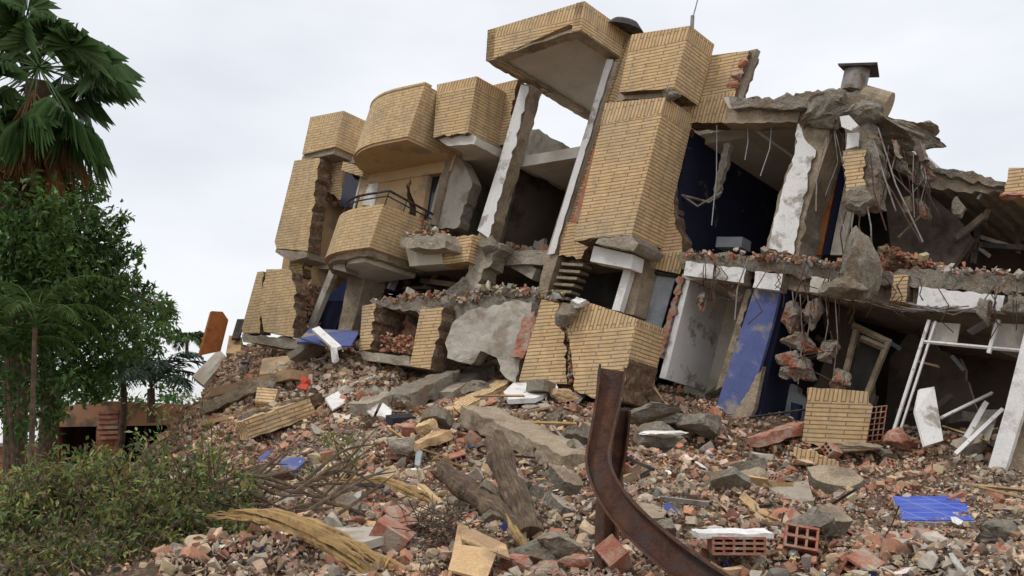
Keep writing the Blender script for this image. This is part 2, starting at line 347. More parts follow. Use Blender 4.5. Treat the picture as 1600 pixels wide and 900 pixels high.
def grid(name, xs, ys, zf, mat):
    X, Y = np.meshgrid(xs, ys, indexing='ij'); xy = np.stack([X.ravel(), Y.ravel()], 1); Z = zf(xy)
    me = bpy.data.meshes.new(name); nx, ny = len(xs), len(ys); idx = np.arange(nx*ny).reshape(nx, ny)
    f = np.stack([idx[:-1, :-1], idx[1:, :-1], idx[1:, 1:], idx[:-1, 1:]], -1).reshape(-1, 4)
    fill(me, np.column_stack([xy, Z]), f); me.materials.append(MATS[mat]); me.shade_smooth()
    o = bpy.data.objects.new(name, me); COL.objects.link(o); return o
def fill(me, v, f, col=None):
    k = f.shape[1]; me.vertices.add(len(v)); me.vertices.foreach_set('co', v.astype(np.float32).ravel())
    me.loops.add(f.size); me.loops.foreach_set('vertex_index', f.astype(np.int32).ravel())
    me.polygons.add(len(f)); me.polygons.foreach_set('loop_start', np.arange(0, f.size, k, dtype=np.int32)); 
    try: me.polygons.foreach_set('loop_total', np.full(len(f), k, dtype=np.int32))
    except Exception: pass
    if col is not None:
        a = me.color_attributes.new('Col', 'FLOAT_COLOR', 'POINT'); a.data.foreach_set('color', np.hstack([col, np.ones((len(col), 1))]).astype(np.float32).ravel())
    me.update(calc_edges=True); me.validate(); me.shade_flat()
def axis(a, b, lo, hi, fine):
    mid = np.arange(a, b, fine); L = a-np.geomspace(fine, a-lo, 60)[::-1]; R = b+np.geomspace(fine, hi-b, 60); return np.concatenate([L, mid, R])
g = grid('ground', axis(-9, 9, -900, 900, .07), axis(3.5, 24, -200, 1800, .07), H, 'rubble_ground'); tag(g, kind='structure')
# ------------------------------------------------------------ the collapsed building
T = thing('collapsed_building', ABC(3, 1, -2.6), 'leaning half collapsed yellow brick apartment building with torn open rooms', 'building')
YB, PB = 'yellow_brick', 'pale_brick'
# -- slabs, back walls and rooms of the left block
S = MB(); S.prism([on(-.15, 520, 236), on(-.15, 700, 236), on(-.15, 812, 232), on(-.15, 812, 246), on(-.15, 700, 252), on(-.15, 520, 256)], ER*6)
S.build('roof_slab', 'ceiling_plaster', T, rough=(.5, .02, 2))
MB().box((2.3, 3.72), (.1, 6), (2.2, 2.42)).build('roof_slab', 'ceiling_plaster', T, rough=(.5, .02, 2))
MB().box((3.72, 3.98), (.25, 6), (2.3, 2.98)).build('roof_beam', 'grey_plaster', T, rough=(.12, .045, 3))
MB().box((-.1, 2.3), (.6, 6), (2.3, 2.5)).build('roof_slab', 'ceiling_plaster', T)
pr('floor_slab', [(470, 404), (640, 398), (860, 390), (1068, 385), (1068, 408), (860, 412), (640, 420), (470, 420)], -.2, 5.5, 'concrete', T, rough=(.3, .03, 3))
pr('back_wall', [(470, 262), (700, 268), (840, 300), (1130, 250), (1130, 700), (470, 660)], -5.2, .2, 'shaded_room', T)
pr('end_wall', [(465, 262), (500, 262), (462, 420), (440, 420)], -.3, 5, 'tan_plaster', T)
for (x, top, bot, xb) in ((815, 244, 396, 780), (700, 256, 392, 668)):
    pr('partition_wall', [(x-9, top), (x+3, top), (xb+2, bot), (xb-10, bot)], -.6, 3.2, 'shaded_brown_room' if x > 800 else 'grey_plaster', T, rough=(.4, .02, 2))
for (x, top, bot, xb) in ((650, 425, 600, 618), (560, 425, 560, 530), (852, 420, 620, 800)):
    pr('partition_wall', [(x-6, top), (x+6, top), (xb+6, bot), (xb-6, bot)], -1.2, 3.5, 'shaded_room', T)
# -- outer walls, left end
pr('parapet_wall', [(485, 183), (537, 173), (524, 229), (472, 241)], .35, 1.6, PB, T, band=[(on(.35, 483, 195), 1)])
pr('concrete_edge', [(473, 243), (524, 231), (521, 240), (471, 250)], .3, 1.5, 'concrete', T, rough=(.15, .012, 6))
pr('outer_wall', jag([(460, 251), (499, 246), (481, 392), (432, 388), (429, 378)], [1], 2.5, 8), .35, .3, PB, T)
pr('outer_wall', jag([(497, 262), (481, 392), (468, 458), (452, 395), (470, 300)], [2], 3, 8), .05, .8, 'tan_plaster', T)
pr('concrete_edge', [(432, 389), (480, 393), (477, 402), (455, 408), (430, 394)], .33, .5, 'concrete', T, rough=(.12, .02, 6))
pr('outer_wall', jag([(455, 400), (477, 400), (466, 460), (462, 500), (446, 440)], [1, 2, 3], 4, 7), .1, .5, 'yellow_brick', T)
pr('broken_wall', jag([(508, 240), (538, 240), (533, 312), (512, 300), (503, 268)], [2, 3, 4], 3, 6), -.1, 1.2, YB, T)
# -- facade of the middle floor
pr('lintel', [(536, 252), (569, 262), (566, 276), (533, 266)], .2, .3, YB, T)
pr('lintel', [(560, 246), (697, 232), (695, 250), (668, 254), (600, 268), (566, 268)], .1, .35, 'tan_plaster', T)
pr('tan_wall', jag([(566, 262), (612, 262), (612, 274), (631, 271), (631, 262), (641, 260), (640, 282), (634, 290), (640, 330), (630, 380), (552, 372)], [6, 7, 8], 2, 7), .02, .2, 'tan_plaster', T)
pr('vent_window', [(611, 258), (632, 256), (631, 272), (610, 275)], -.08, .04, 'glass', T)
pr('tan_wall', jag([(641, 257), (672, 252), (660, 330), (652, 345), (650, 325), (641, 300)], [3, 4, 5], 2, 7), .02, .2, 'tan_plaster', T)
w_ = pr('window', [(541, 268), (566, 264), (552, 325), (530, 322)], -.06, .04, 'glass', T)
w_ = pr('window', [(672, 252), (697, 248), (672, 345), (655, 345)], -.1, .04, 'glass', T)
MB().tube([on(.0, 568, 264), on(.0, 553, 330)], .035, 4).build('window_frame', 'cream_plaster', w_)
MB().tube([on(-.02, 674, 256), on(-.02, 660, 330)], .03, 4).build('window_frame', 'tan_plaster', w_)
pr('white_panel', [(577, 283), (592, 283), (584, 322), (565, 320)], .05, .03, 'white_paint', T)
pr('pier', jag([(700, 236), (722, 250), (738, 285), (716, 355), (690, 358), (668, 352), (680, 300)], [2, 3], 2, 8), .0, .25, 'grey_plaster', T)
pr('pier', [(699, 236), (708, 240), (682, 352), (672, 350)], .05, .5, 'brown_concrete', T, rough=(.2, .01, 3))
# curved balconies: plan outline in (along the wall, into the wall), then pushed up the leaning axis
def plan(p0, pts, c0, c1): return [p0+a*EL+b*ER+c0*EU for a, b in pts], (c1-c0)*EU
def arcplan(w, dep, straight):
    pts = [(0, 0)]
    for k in range(13):
        t = k/12*math.pi/2; pts.append((straight+(w-straight)*math.sin(t), dep*(1-math.cos(t))))
    return pts+[(0, dep)]
def curved_balcony(px, py, off, w, dep, straight, h, mat, rail=False, broken=0):
    p0 = on(off, px, py); b_ = MB(); out = arcplan(w, dep, straight); inn = [(a*.86+.1 if i else a+.16, b*.86+.16 if i < len(out)-1 else b) for i, (a, b) in enumerate(out)]
    n = len(out)
    for c0, c1 in ((0, h),):
        vs = [p0+a*EL+b*ER+c0*EU for a, b in out]+[p0+a*EL+b*ER+c1*EU for a, b in out]+[p0+a*EL+b*ER+c1*EU for a, b in inn]+[p0+a*EL+b*ER+(c0)*EU for a, b in inn]
        fs = []
        for i in range(n-1):
            for k in range(4): fs.append((k*n+i, k*n+i+1, ((k+1) % 4)*n+i+1, ((k+1) % 4)*n+i))
        fs += [(n-1, 0, n, 2*n-1), (2*n-1, n, 2*n, 3*n-1), (3*n-1, 2*n, 3*n, 4*n-1), (4*n-1, 3*n, 0, n-1)]
        b_.add(vs, fs)
    # uv along the curve
    L = 0; last = None
    o = b_.build('curved_balcony', mat, T)
    me = o.data; uvl = me.uv_layers[0].data; arc = [0]
    for i in range(1, n): arc.append(arc[-1]+math.hypot(out[i][0]-out[i-1][0], out[i][1]-out[i-1][1]))
    for poly in me.polygons:
        ids = [me.loops[l].vertex_index for l in poly.loop_indices]
        wrap = max(i % n for i in ids)-min(i % n for i in ids) > 1
        for l in poly.loop_indices:
            i = me.loops[l].vertex_index; k = i//n; u = arc[i % n]
            if wrap and i % n == 0: u = arc[-1]+math.hypot(out[-1][0]-out[0][0], out[-1][1]-out[0][1])
            z = (0, h, h+.15, .01)[k]
            if wrap and i % n != 0 and False: pass
            uvl[l].uv = (u, z)
    return o, p0, out
o1, p0, out = curved_balcony(637, 213, 1.2, 1.95, 1.35, .55, 1.02, PB)
MB().prism([p0+(a*.97+.02)*EL+(b*.97+.03)*ER+.0*EU-.05*EU for a, b in out], .12*EU).build('balcony_floor', 'tan_plaster', o1)
MB().prism([p0+a*EL*1.005+(b*1.005-.01)*ER+(1.02)*EU for a, b in out[:-1]]+[p0+a*.86*EL+(b*.86+.16)*ER+1.02*EU for a, b in reversed(out[:-1])], .05*EU).build('coping', 'pale_brick', o1)
MB().box((5.08, 7.0), (-.05, .1), (2.28, 2.62)).build('wall_strip', 'tan_plaster', T)
o2, p0, out = curved_balcony(577, 386, 1.2, 1.75, 1.5, .5, .82, PB)
MB().prism([p0+(a*.9+.06)*EL+(b*.9+.1)*ER-.12*EU for a, b in out], .14*EU).build('balcony_floor', 'brown_concrete', o2, rough=(.12, .035, 5))
MB().prism([p0+(a*.5+.2)*EL+(b*.8+.2)*ER-.2*EU for a, b in out], .12*EU).build('balcony_soffit', 'cream_plaster', o2)
for hh, rr in ((1.08, .022), (.98, .014)):
    MB().tube([p0+(a*.97)*EL+(b*.97+.03)*ER+hh*EU for a, b in reversed(out[:-1])]+[p0+.02*EL+(1.45)*ER+(hh-.12)*EU], rr, 6).build('railing', 'dark_metal', o2)
for i in (0, 2, 5, 8, 11):
    a, b = out[i]; MB().tube([p0+(a*.97)*EL+(b*.97+.03)*ER+.8*EU, p0+(a*.97)*EL+(b*.97+.03)*ER+1.08*EU], .012, 5).build('railing_post', 'dark_metal', o2)
for b in (.5, 1.0): MB().tube([p0+.03*EL+b*ER+.75*EU, p0+.03*EL+b*ER+(1.08-.12*b/1.45)*EU], .012, 5).build('railing_post', 'dark_metal', o2)
# broken brick flank right of the lower balcony, ledge, yellow parapets
pr('balcony_flank', jag([(602, 345), (622, 350), (630, 372), (640, 380), (638, 414), (577, 408), (577, 387)], [0, 1, 2], 3, 6), .15, .25, YB, T)
lg = pr('ledge', jag([(625, 372), (690, 364), (697, 376), (695, 388), (640, 388), (626, 384)], [0], 3, 7), .9, 1.0, 'concrete', T, rough=(.1, .03, 5))
pr('ledge_wall', [(634, 388), (690, 386), (692, 412), (640, 416)], .5, .4, 'cream_plaster', T)
pr('parapet_wall', jag([(697, 372), (739, 366), (731, 408), (692, 413)], [0], 2, 7), .5, .4, YB, T)
# square parapet box by the tall column
pb = pr('parapet_box', jag([(683, 132), (745, 119), (731, 207), (677, 215)], [2], 2.5, 7), .9, .9, YB, T, band=[(on(.9, 745, 133), 1)])
pr('parapet_wall', jag([(766, 134), (808, 124), (791, 227), (750, 231)], [1, 2], 2, 7), .1, .4, YB, T, band=[(on(.1, 808, 137), 1)])
pr('concrete_edge', jag([(680, 214), (731, 205), (745, 214), (741, 226), (700, 228)], [0, 1], 2, 6), .8, .8, 'ceiling_plaster', T, rough=(.12, .02, 5))
# tall white faced column and the grey column below it
def column(face, off, width_px, dep, m1, m2, lab=None, jg=None):
    top, bot = face; q = [on(off, top[0], top[1]), on(off, top[0]+width_px, top[1]+2), on(off, bot[0]+width_px, bot[1]+2), on(off, bot[0], bot[1])]
    o = MB().prism(q, ER*dep).build('column', m2, T, rough=(.12, .03, 4), seed=top[0]); return o
c1 = column(((815, 132), (746, 372)), .25, 17, .28, None, 'brown_concrete')
pr('plaster_face', jag([(814, 132), (826, 135), (812, 200), (784, 300), (763, 372), (746, 360), (777, 262)], [1, 2, 3, 4], 2.5, 9), .31, .03, 'white_plaster', c1)
pr('column', jag([(748, 374), (782, 380), (745, 452), (702, 536), (682, 578), (676, 578)], [1, 2], 4, 9), .3, .35, 'concrete', T, rough=(.1, .04, 4))
pr('plaster_face', jag([(704, 510), (712, 512), (688, 580), (676, 581)], [1], 2, 8), .37, .03, 'white_plaster', T)
rock('broken_joint', on(.25, 766, 384), (.45, .4, .38), 'broken_concrete', T, 3)
rock('broken_joint', on(.3, 722, 455), (.5, .4, .4), 'broken_concrete', T, 4)
# rooftop canopy
cn = MB(); cn.prism([on(1.2, 762, 47), on(1.2, 912, 2), on(1.2, 906, 42), on(1.2, 889, 38), on(1.2, 775, 90), on(1.2, 759, 94)], ER*.14)
a0 = 2.34; q0 = on(1.2, 912, 2); q1 = on(1.2, 906, 42)
q1b = q1+(q1-on(1.2, 912, 2))*.1
cf = cn.build('canopy_fascia', YB, T, band=[(on(1.2, 908, 27), 1)])
MB().prism([q0-.02*EL, q1b-.02*EL, q1b+.14*EL, q0+.14*EL], ER*1.62).build('canopy_fascia', YB, T, band=[(on(1.2, 908, 27), 1)])
qa = on(1.2, 759, 94); qb = q1b+(qa-q1b)*.98
MB().prism([qa-.12*EL+.06*EU+.12*ER, q1b+.12*EL+.06*EU+.12*ER, q1b+.14*EL+.22*EU+.12*ER, qa-.12*EL+.22*EU+.12*ER], ER*4.8).build('canopy_slab', 'ceiling_plaster', T, band=None)
qz = on(1.2, 762, 47)
MB().prism([qa-.0*EL, qa-.16*EL-.02*EU, qz-.16*EL, qz], ER*5).build('canopy_fascia', YB, T)
rim = MB(); rim.prism([qa+ER*.0-.015*EU, q1b-.015*EU, q1b+.04*EU, qa+.04*EU], ER*.2); rim.prism([q1b+.2*EL-.02*EU, q1b-.0*EL-.02*EU, q1b+.05*EU, q1b+.2*EL+.05*EU], ER*1.6)
rim.prism([qa-.2*EL-.02*EU, qa-.02*EU, qa+.03*EU, qa-.2*EL+.03*EU], ER*4.9)
rim.build('canopy_rim', 'brown_concrete', T, rough=(.1, .025, 6))
# white trimmed column right of the sky gap, and its brick return
c2 = pr('column', [(948, 96), (962, 96), (868, 400), (853, 400)], .1, .4, 'grey_plaster', T)
pr('plaster_face', jag([(948, 92), (958, 93), (866, 396), (856, 398)], [1], 1, 14), .16, .03, 'white_plaster', c2)
pr('column', [(853, 398), (872, 398), (852, 468), (838, 466)], .12, .4, 'brown_concrete', T, rough=(.12, .01, 5))
pr('brick_return', [(962, 92), (985, 55), (980, 62), (900, 378), (872, 398)], .04, .5, YB, T)
pr('brick_return', jag([(938, 198), (946, 198), (905, 345), (893, 352)], [0, 1, 2, 3], 3, 6), .08, .2, 'terracotta', T)
# tower
pr('tower_upper', jag([(987, 54), (1079, 40), (1052, 138), (967, 144)], [2], 1, 20), .95, .75, YB, T, band=[(on(.95, 1079, 61), 1)])
pr('concrete_edge', jag([(968, 144), (1036, 137), (1034, 152), (962, 158)], [1, 2], 2, 8), .8, .6, 'concrete', T, rough=(.12, .012, 6))
rock('broken_corner', on(.85, 1050, 146), (.28, .3, .24), 'broken_concrete', T, 5)
pr('tower_lower', jag([(946, 161), (1040, 152), (987, 366), (897, 376)], [2], 1.3, 9), .95, .85, YB, T, band=[(on(.95, 1040, 177), 1)])
pr('tower_wing', jag([(1098, 88), (1170, 79), (1132, 192), (1070, 193)], [1, 2], 2, 8), .15, .35, YB, T, band=[(on(.15, 1100, 152), -1)])
pr('broken_wall', jag([(1165, 80), (1183, 76), (1152, 158), (1133, 165)], [2], 2, 7), .05, .12, 'concrete', T)
pr('broken_wall', jag([(1150, 90), (1172, 82), (1145, 160), (1128, 165)], [0, 2], 2, 6), -.1, .2, 'torn_brick', T)
for q in ((1160, 100), (1152, 118), (1146, 135)): rock('broken_brick', on(.12, *q), (.2, .2, .14), 'clay', T, q[0], cuts=3)
pr('brick_wall', jag([(1040, 192), (1070, 194), (1052, 282), (1056, 356), (1066, 374), (1062, 428), (1008, 417), (996, 374), (1000, 300)], [1, 2, 3, 4], 2.5, 7), .08, .3, YB, T, band=[(on(.08, 1020, 398), -1)])
pr('tower_base', jag([(935, 372), (987, 366), (998, 380), (990, 392), (930, 380)], [0, 1, 2], 2, 7), .95, .7, 'concrete', T, rough=(.1, .02, 6))
pr('brick_panel', jag([(880, 345), (905, 350), (922, 378), (908, 404), (873, 400)], [2, 3], 3, 7), .1, .25, YB, T)
pr('white_beam', [(928, 384), (990, 398), (986, 420), (922, 408)], .75, .3, 'white_plaster', T)
pr('white_post', [(980, 402), (992, 402), (968, 486), (956, 484)], .5, .12, 'white_paint', T)
pr('column', [(992, 402), (1009, 406), (990, 492), (970, 488)], .35, .4, 'brown_concrete', T, rough=(.15, .01, 5))
pr('dark_wall', [(862, 400), (1000, 408), (970, 520), (835, 510)], -.9, .2, 'shaded_room', T)
lv = MB()
for k in range(6):
    y = 410+k*10.5; x0 = 878-k*4.2; x1 = 911-k*4.6
    lv.prism([on(.05, x0, y), on(.05, x1, y+2), on(.05, x1-1, y+6), on(.05, x0-1, y+4)], ER*.25)
lv.build('louvre', 'brown_concrete', T)
wn = pr('window', [(1008, 424), (1057, 431), (1030, 532), (984, 498)], -.1, .05, 'glass', T)
for x0, x1, mt in ((1013, 1026, 'grey_plaster'), (1028, 1034, 'cloth_grey'), (1036, 1056, 'cloth_grey')):
    k_ = 27
    pr('curtain', [(x0, 428), (x1, 431), (x1-k_, 525), (x0-k_, 510)], -.02, .02, mt, wn)
MB().tube([on(.02, 1010, 424), on(.02, 1058, 432)], .03, 4).build('window_frame', 'dark_metal', wn)
# -- upper room of the right block
pr('room_wall', [(1063, 200), (1075, 200), (1054, 384), (1042, 384)], -.05, 4.0, 'shaded_blue_paint', T)
pr('ceiling_slab', jag([(1130, 152), (1160, 158), (1215, 152), (1250, 146), (1305, 140), (1345, 150), (1352, 172), (1250, 172), (1140, 172)], [0, 1, 2, 3, 4], 3, 8), .25, 4.4, 'ceiling_plaster', T)
pr('slab_edge', jag([(1140, 152), (1160, 152), (1215, 150), (1258, 144), (1305, 138), (1348, 148), (1362, 178), (1300, 175), (1250, 168), (1145, 170)], [0, 1, 2, 3, 4, 5], 4, 7), .42, .5, 'broken_concrete', T, rough=(.09, .05, 4))
pr('ceiling_slab', [(1066, 160), (1139, 158), (1139, 171), (1066, 176)], -.12, 4.6, 'ceiling_plaster', T)
pr('beam', [(1138, 170), (1252, 168), (1245, 191), (1131, 193)], .3, .35, 'brown_concrete', T, rough=(.12, .02, 5))
pr('back_wall', [(1040, 255), (1450, 262), (1440, 420), (1020, 420)], -3.6, .15, 'shaded_room', T)
pr('room_wall', [(1070, 215), (1100, 218), (1085, 400), (1050, 400)], -3.0, .1, 'shaded_blue_paint', T)
pr('shelf_panel', [(1120, 370), (1160, 370), (1158, 386), (1118, 386)], -.8, .3, 'cloth_grey', T)
for x, y0, y1, dx in ((1120, 196, 352, -8), (1168, 192, 250, -4), (1206, 190, 275, -18)):
    MB().tube([on(.1, x, y0), on(.1, x+dx*.3+2, (y0+y1)/2), on(.1, x+dx, y1)], .009, 5).build('hanging_cable', 'cloth_grey', T)
pr('hanging_frame', jag([(1130, 225), (1140, 222), (1134, 262), (1122, 300), (1112, 310), (1120, 270)], 'all', 2.5, 7), -.1, .1, 'broken_concrete', T)
MB().tube([on(-.1, 1058, 300), on(-.1, 1090, 322), on(-.1, 1128, 300), on(-.1, 1108, 316), on(-.1, 1062, 304)], .02, 5).build('fallen_conduit', 'grey_metal', T)
# white plastered column with its torn concrete head
wc = pr('column', jag([(1248, 175), (1300, 195), (1292, 240), (1262, 325), (1248, 402), (1195, 392), (1218, 300), (1240, 240)], [0, 3, 6], 3, 9), .25, .7, 'brown_concrete', T, rough=(.12, .025, 4))
pr('plaster_face', jag([(1247, 192), (1256, 215), (1275, 235), (1262, 280), (1240, 398), (1200, 388), (1222, 300), (1242, 240)], 'all', 3, 9), .29, .03, 'white_plaster', wc)
rock('column_head', on(.3, 1284, 178), (.75, .7, .6), 'broken_concrete', T, 11, amp=.3)
rock('column_head', on(.35, 1335, 180), (.6, .7, .42), 'broken_concrete', T, 12, amp=.3)
rock('broken_slab', on(-.2, 1395, 208), (1.5, .9, .32), 'broken_concrete', T, 13, (0, .28, 0), .2)
rock('broken_slab', on(-.6, 1425, 208), (.55, .9, .16), 'concrete', T, 14, (0, .15, 0), .2)
hb = pr('hanging_beam', jag([(1322, 172), (1352, 182), (1372, 240), (1370, 322), (1328, 328), (1318, 260)], [1, 2, 3, 4, 5], 4, 8), .55, .35, 'broken_concrete', T, rough=(.09, .04, 5))
pr('brick_facing', jag([(1317, 236), (1352, 232), (1350, 296), (1322, 308)], [1, 2, 3], 3, 6), .64, .06, YB, hb)
pr('plaster_face', [(1324, 208), (1341, 207), (1339, 228), (1322, 233)], .66, .05, 'white_plaster', hb)
pr('plaster_face', [(1312, 182), (1326, 180), (1341, 196), (1330, 204), (1315, 198)], .85, .05, 'white_plaster', hb)
rock('hanging_chunk', on(.65, 1350, 312), (.5, .4, .34), 'broken_concrete', T, 15)
rock('hanging_chunk', on(.75, 1340, 412), (.5, .45, .95), 'broken_concrete', T, 16, (0, .05, 0), .2)
rock('hanging_chunk', on(.75, 1325, 447), (.75, .5, .35), 'broken_concrete', T, 17, (0, .1, 0), .2)
for k, (x0, y0, x1, y1) in enumerate(((1335, 325, 1332, 378), (1345, 325, 1350, 380), (1355, 322, 1362, 385), (1322, 330, 1318, 400), (1312, 330, 1325, 392), (1395, 300, 1440, 380), (1372, 200, 1442, 378), (1300, 210, 1262, 330), (1292, 215, 1275, 330), (1240, 480, 1262, 400), (1170, 400, 1148, 500), (1360, 240, 1385, 360), (1365, 220, 1400, 330))):
    xm, ym = (x0+x1)/2+random.uniform(-8, 8), (y0+y1)/2
    MB().tube([on(.7, x0, y0), on(.72, xm, ym), on(.68, x1, y1)], .011, 5).build('rebar', 'rust' if k % 2 else 'grey_metal', T)
# leaning boards and walls between the hanging beam and the column
for x0, x1, mt in ((1262, 1274, 'brown_concrete'), (1276, 1288, 'orange_wood'), (1290, 1300, 'shaded_blue_paint'), (1302, 1322, 'grey_plaster')):
    pr('leaning_board', [(x0+28, 235), (x1+28, 238), (x1-5, 398), (x0-5, 398)], -.25-.02*(x0 % 7), .06, mt, T)
pr('interior_wall', jag([(1375, 240), (1405, 262), (1450, 300), (1500, 345), (1518, 372), (1486, 420), (1395, 415)], [0], 3, 9), -1.2, .15, 'shaded_brown_room', T)
pr('roof_sheet', jag([(1368, 205), (1400, 232), (1440, 246), (1462, 262), (1520, 268), (1560, 284), (1640, 306), (1640, 322), (1560, 300), (1500, 300), (1440, 290), (1395, 262)], [0, 1, 2, 3, 4, 5, 7, 8, 9, 10], 3, 8), -.9, 3.4, 'brown_concrete', T)
pr('roof_edge', jag([(1372, 205), (1400, 234), (1440, 246), (1462, 262), (1520, 268), (1560, 284), (1640, 304), (1640, 312), (1560, 292), (1500, 280), (1440, 262), (1395, 248)], 'all', 3, 7), -.8, .4, 'broken_concrete', T, rough=(.1, .04, 5))
pr('back_wall', [(1380, 300), (1760, 350), (1760, 800), (1380, 800)], -4.2, .2, 'shaded_brown_room', T)
pr('interior_wall', [(1390, 280), (1450, 300), (1470, 420), (1380, 420)], -2.2, .2, 'shaded_room', T)
pr('chimney_stub', jag([(1576, 262), (1640, 262), (1640, 320), (1570, 300)], [3], 2, 8), -.7, .7, YB, T)
rock('broken_brick', on(-.5, 1580, 306), (.34, .3, .14), 'clay', T, 21)
rock('hanging_chunk', on(-.8, 1499, 324), (.18, .18, .3), 'broken_concrete', T, 22)
for x0, y0, x1, y1 in ((1525, 340, 1515, 410), (1530, 378, 1640, 385), (1518, 376, 1500, 412)):
    MB().prism([on(-1.6, x0, y0), on(-1.6, x0+7, y0+1), on(-1.6, x1+7, y1+1), on(-1.6, x1, y1)] if abs(x1-x0) < 60 else [on(-1.6, x0, y0), on(-1.6, x1, y1), on(-1.6, x1, y1+8), on(-1.6, x0, y0+8)], ER*.1).build('timber_frame', 'dark_metal', T)
# -- sagging floor slab of the right block
fs = pr('floor_slab', jag([(1060, 398), (1180, 402), (1260, 405), (1380, 425), (1450, 420), (1520, 428), (1640, 432), (1640, 480), (1430, 476), (1300, 462), (1220, 440), (1065, 420)], [0, 1, 2, 3, 4, 5], 4, 8), .1, 4.4, 'concrete', T)
pr('slab_edge', jag([(1062, 396), (1180, 398), (1260, 404), (1310, 412), (1380, 425), (1450, 418), (1520, 428), (1640, 430), (1640, 462), (1500, 452), (1440, 450), (1300, 440), (1180, 424), (1068, 412)], 'all', 4, 8), .32, .5, 'broken_concrete', T, rough=(.09, .045, 5))
pr('slab_beam', [(1190, 425), (1240, 430), (1300, 438), (1440, 448), (1440, 484), (1300, 466), (1230, 452), (1190, 445)], .18, .4, 'brown_concrete', T, rough=(.12, .03, 5))
for poly, mt in (([(1072, 408), (1166, 420), (1162, 442), (1068, 430)], 'white_plaster'), ([(1180, 424), (1223, 428), (1218, 454), (1176, 449)], 'white_paint'),
                 ([(1268, 432), (1297, 436), (1295, 460), (1265, 456)], 'cream_plaster'), ([(1396, 430), (1420, 430), (1415, 472), (1390, 470)], YB),
                 ([(1436, 448), (1570, 462), (1566, 486), (1432, 478)], 'white_plaster'), ([(1575, 462), (1640, 464), (1640, 500), (1575, 490)], 'broken_concrete')):
    pr('beam_facing', jag(poly, [0, 1, 3], 1.5, 9), .40, .22, mt, fs)
rock('hanging_chunk', on(.5, 1538, 484), (.2, .2, .36), 'broken_concrete', T, 24)
rock('hanging_chunk', on(.5, 1590, 476), (.36, .3, .26), 'broken_concrete', T, 25)
for k in range(34):
    r_ = random.Random(k+40); x = r_.uniform(1080, 1600); y = 400+(x-1070)*.09+r_.uniform(0, 15); L = r_.uniform(25, 85); w_ = r_.uniform(-30, 30)
    MB().tube([on(.5, x, y), on(.62, x+w_*.7, y+L*.4), on(.58, x+w_*.2, y+L*.75), on(.5, x+w_, y+L)], .008, 5).build('rebar', 'rust', T)
for k in range(7):
    r_ = random.Random(k+90); x = 1340+k*16
    MB().tube([on(.35, x, 470+r_.uniform(-5, 5)), on(.45, x+30, 480+r_.uniform(-4, 8)), on(.4, x+70, 484+r_.uniform(-6, 8)), on(.4, x+110, 478)], .009, 5).build('rebar', 'grey_metal', T)
# -- ground floor of the right block
pr('room_wall', [(1070, 438), (1078, 438), (1040, 592), (1030, 590)], .1, 1.5, 'white_plaster', T)
pr('room_wall', [(1105, 455), (1200, 465), (1160, 640), (1060, 640)], -1.1, .12, 'cream_plaster', T)
pr('broken_wall', jag([(1060, 432), (1068, 434), (1034, 560), (1026, 556)], 'all', 3, 6), .16, .25, 'clay', T, rough=(.08, .02, 6))
pr('ceiling_slab', [(1066, 428), (1170, 440), (1168, 446), (1064, 436)], .1, 1.6, 'ceiling_plaster', T)
pr('wall_edge', jag([(1166, 452), (1174, 452), (1134, 600), (1118, 610)], [1], 2, 8), .15, .2, 'brown_concrete', T)
bcol = pr('blue_column', jag([(1180, 447), (1220, 452), (1206, 510), (1180, 600), (1176, 618), (1160, 640), (1152, 665), (1140, 660), (1118, 640), (1130, 600)], [4, 5, 6, 7], 4, 8), .25, .07, 'blue_paint', T)
pr('column', [(1181, 450), (1219, 455), (1204, 520), (1170, 640), (1140, 655), (1122, 640)], .17, .5, 'shaded_blue_paint', bcol)  # side of the blue column, its shade painted in as near-black blue
pr('plaster_face', jag([(1178, 595), (1192, 572), (1178, 640), (1150, 690), (1135, 690), (1150, 640)], [0, 2, 5], 3, 7), .28, .1, 'brown_concrete', bcol)
pr('column', [(1222, 452), (1232, 456), (1206, 560), (1188, 650), (1178, 650), (1196, 560)], .1, .9, 'shaded_blue_paint', T)
pr('back_wall', [(1180, 450), (1480, 470), (1450, 760), (1130, 760)], -2.6, .2, 'shaded_room', T)
pr('broken_panel', jag([(1205, 600), (1240, 600), (1260, 625), (1250, 665), (1190, 660)], [0, 1], 3, 8), -.6, .15, 'cloth_grey', T)
pr('blue_panel', [(1236, 628), (1250, 632), (1244, 668), (1234, 664)], -.3, .1, 'shaded_blue_paint', T)
pr('interior_wall', jag([(1275, 470), (1325, 478), (1345, 560), (1330, 640), (1265, 620), (1300, 540)], 'all', 3, 9), -.9, .15, 'shaded_brown_room', T)
df = MB()
for a_, b_ in (((1338, 515), (1312, 620)), ((1332, 508), (1392, 536)), ((1388, 534), (1345, 640)), ((1345, 528), (1384, 545))):
    df.tube([on(-.2, *a_), on(-.2, *b_)], .05, 4)
df.build('door_frame', 'brown_concrete', T)
pr('door_leaf', [(1345, 530), (1382, 546), (1350, 610), (1322, 610)], -.45, .05, 'shaded_room', T)
pr('leaning_panel', jag([(1390, 560), (1420, 520), (1500, 560), (1530, 650), (1500, 690), (1380, 690)], [1, 2], 3, 10), -1.6, .1, 'shaded_brown_room', T)
pf = MB()
for (x0, y0), (x1, y1), r in (((1452, 500), (1388, 700), .028), ((1462, 502), (1398, 700), .02), ((1444, 534), (1640, 552), .025), ((1560, 500), (1545, 552), .035)):
    pf.tube([on(.3, x0, y0), on(.3, x1, y1)], r, 4)
pf.build('door_frame', 'white_metal', T)
pr('transom_panel', [(1456, 503), (1500, 506), (1494, 540), (1448, 534)], .2, .03, 'grey_plaster', T)
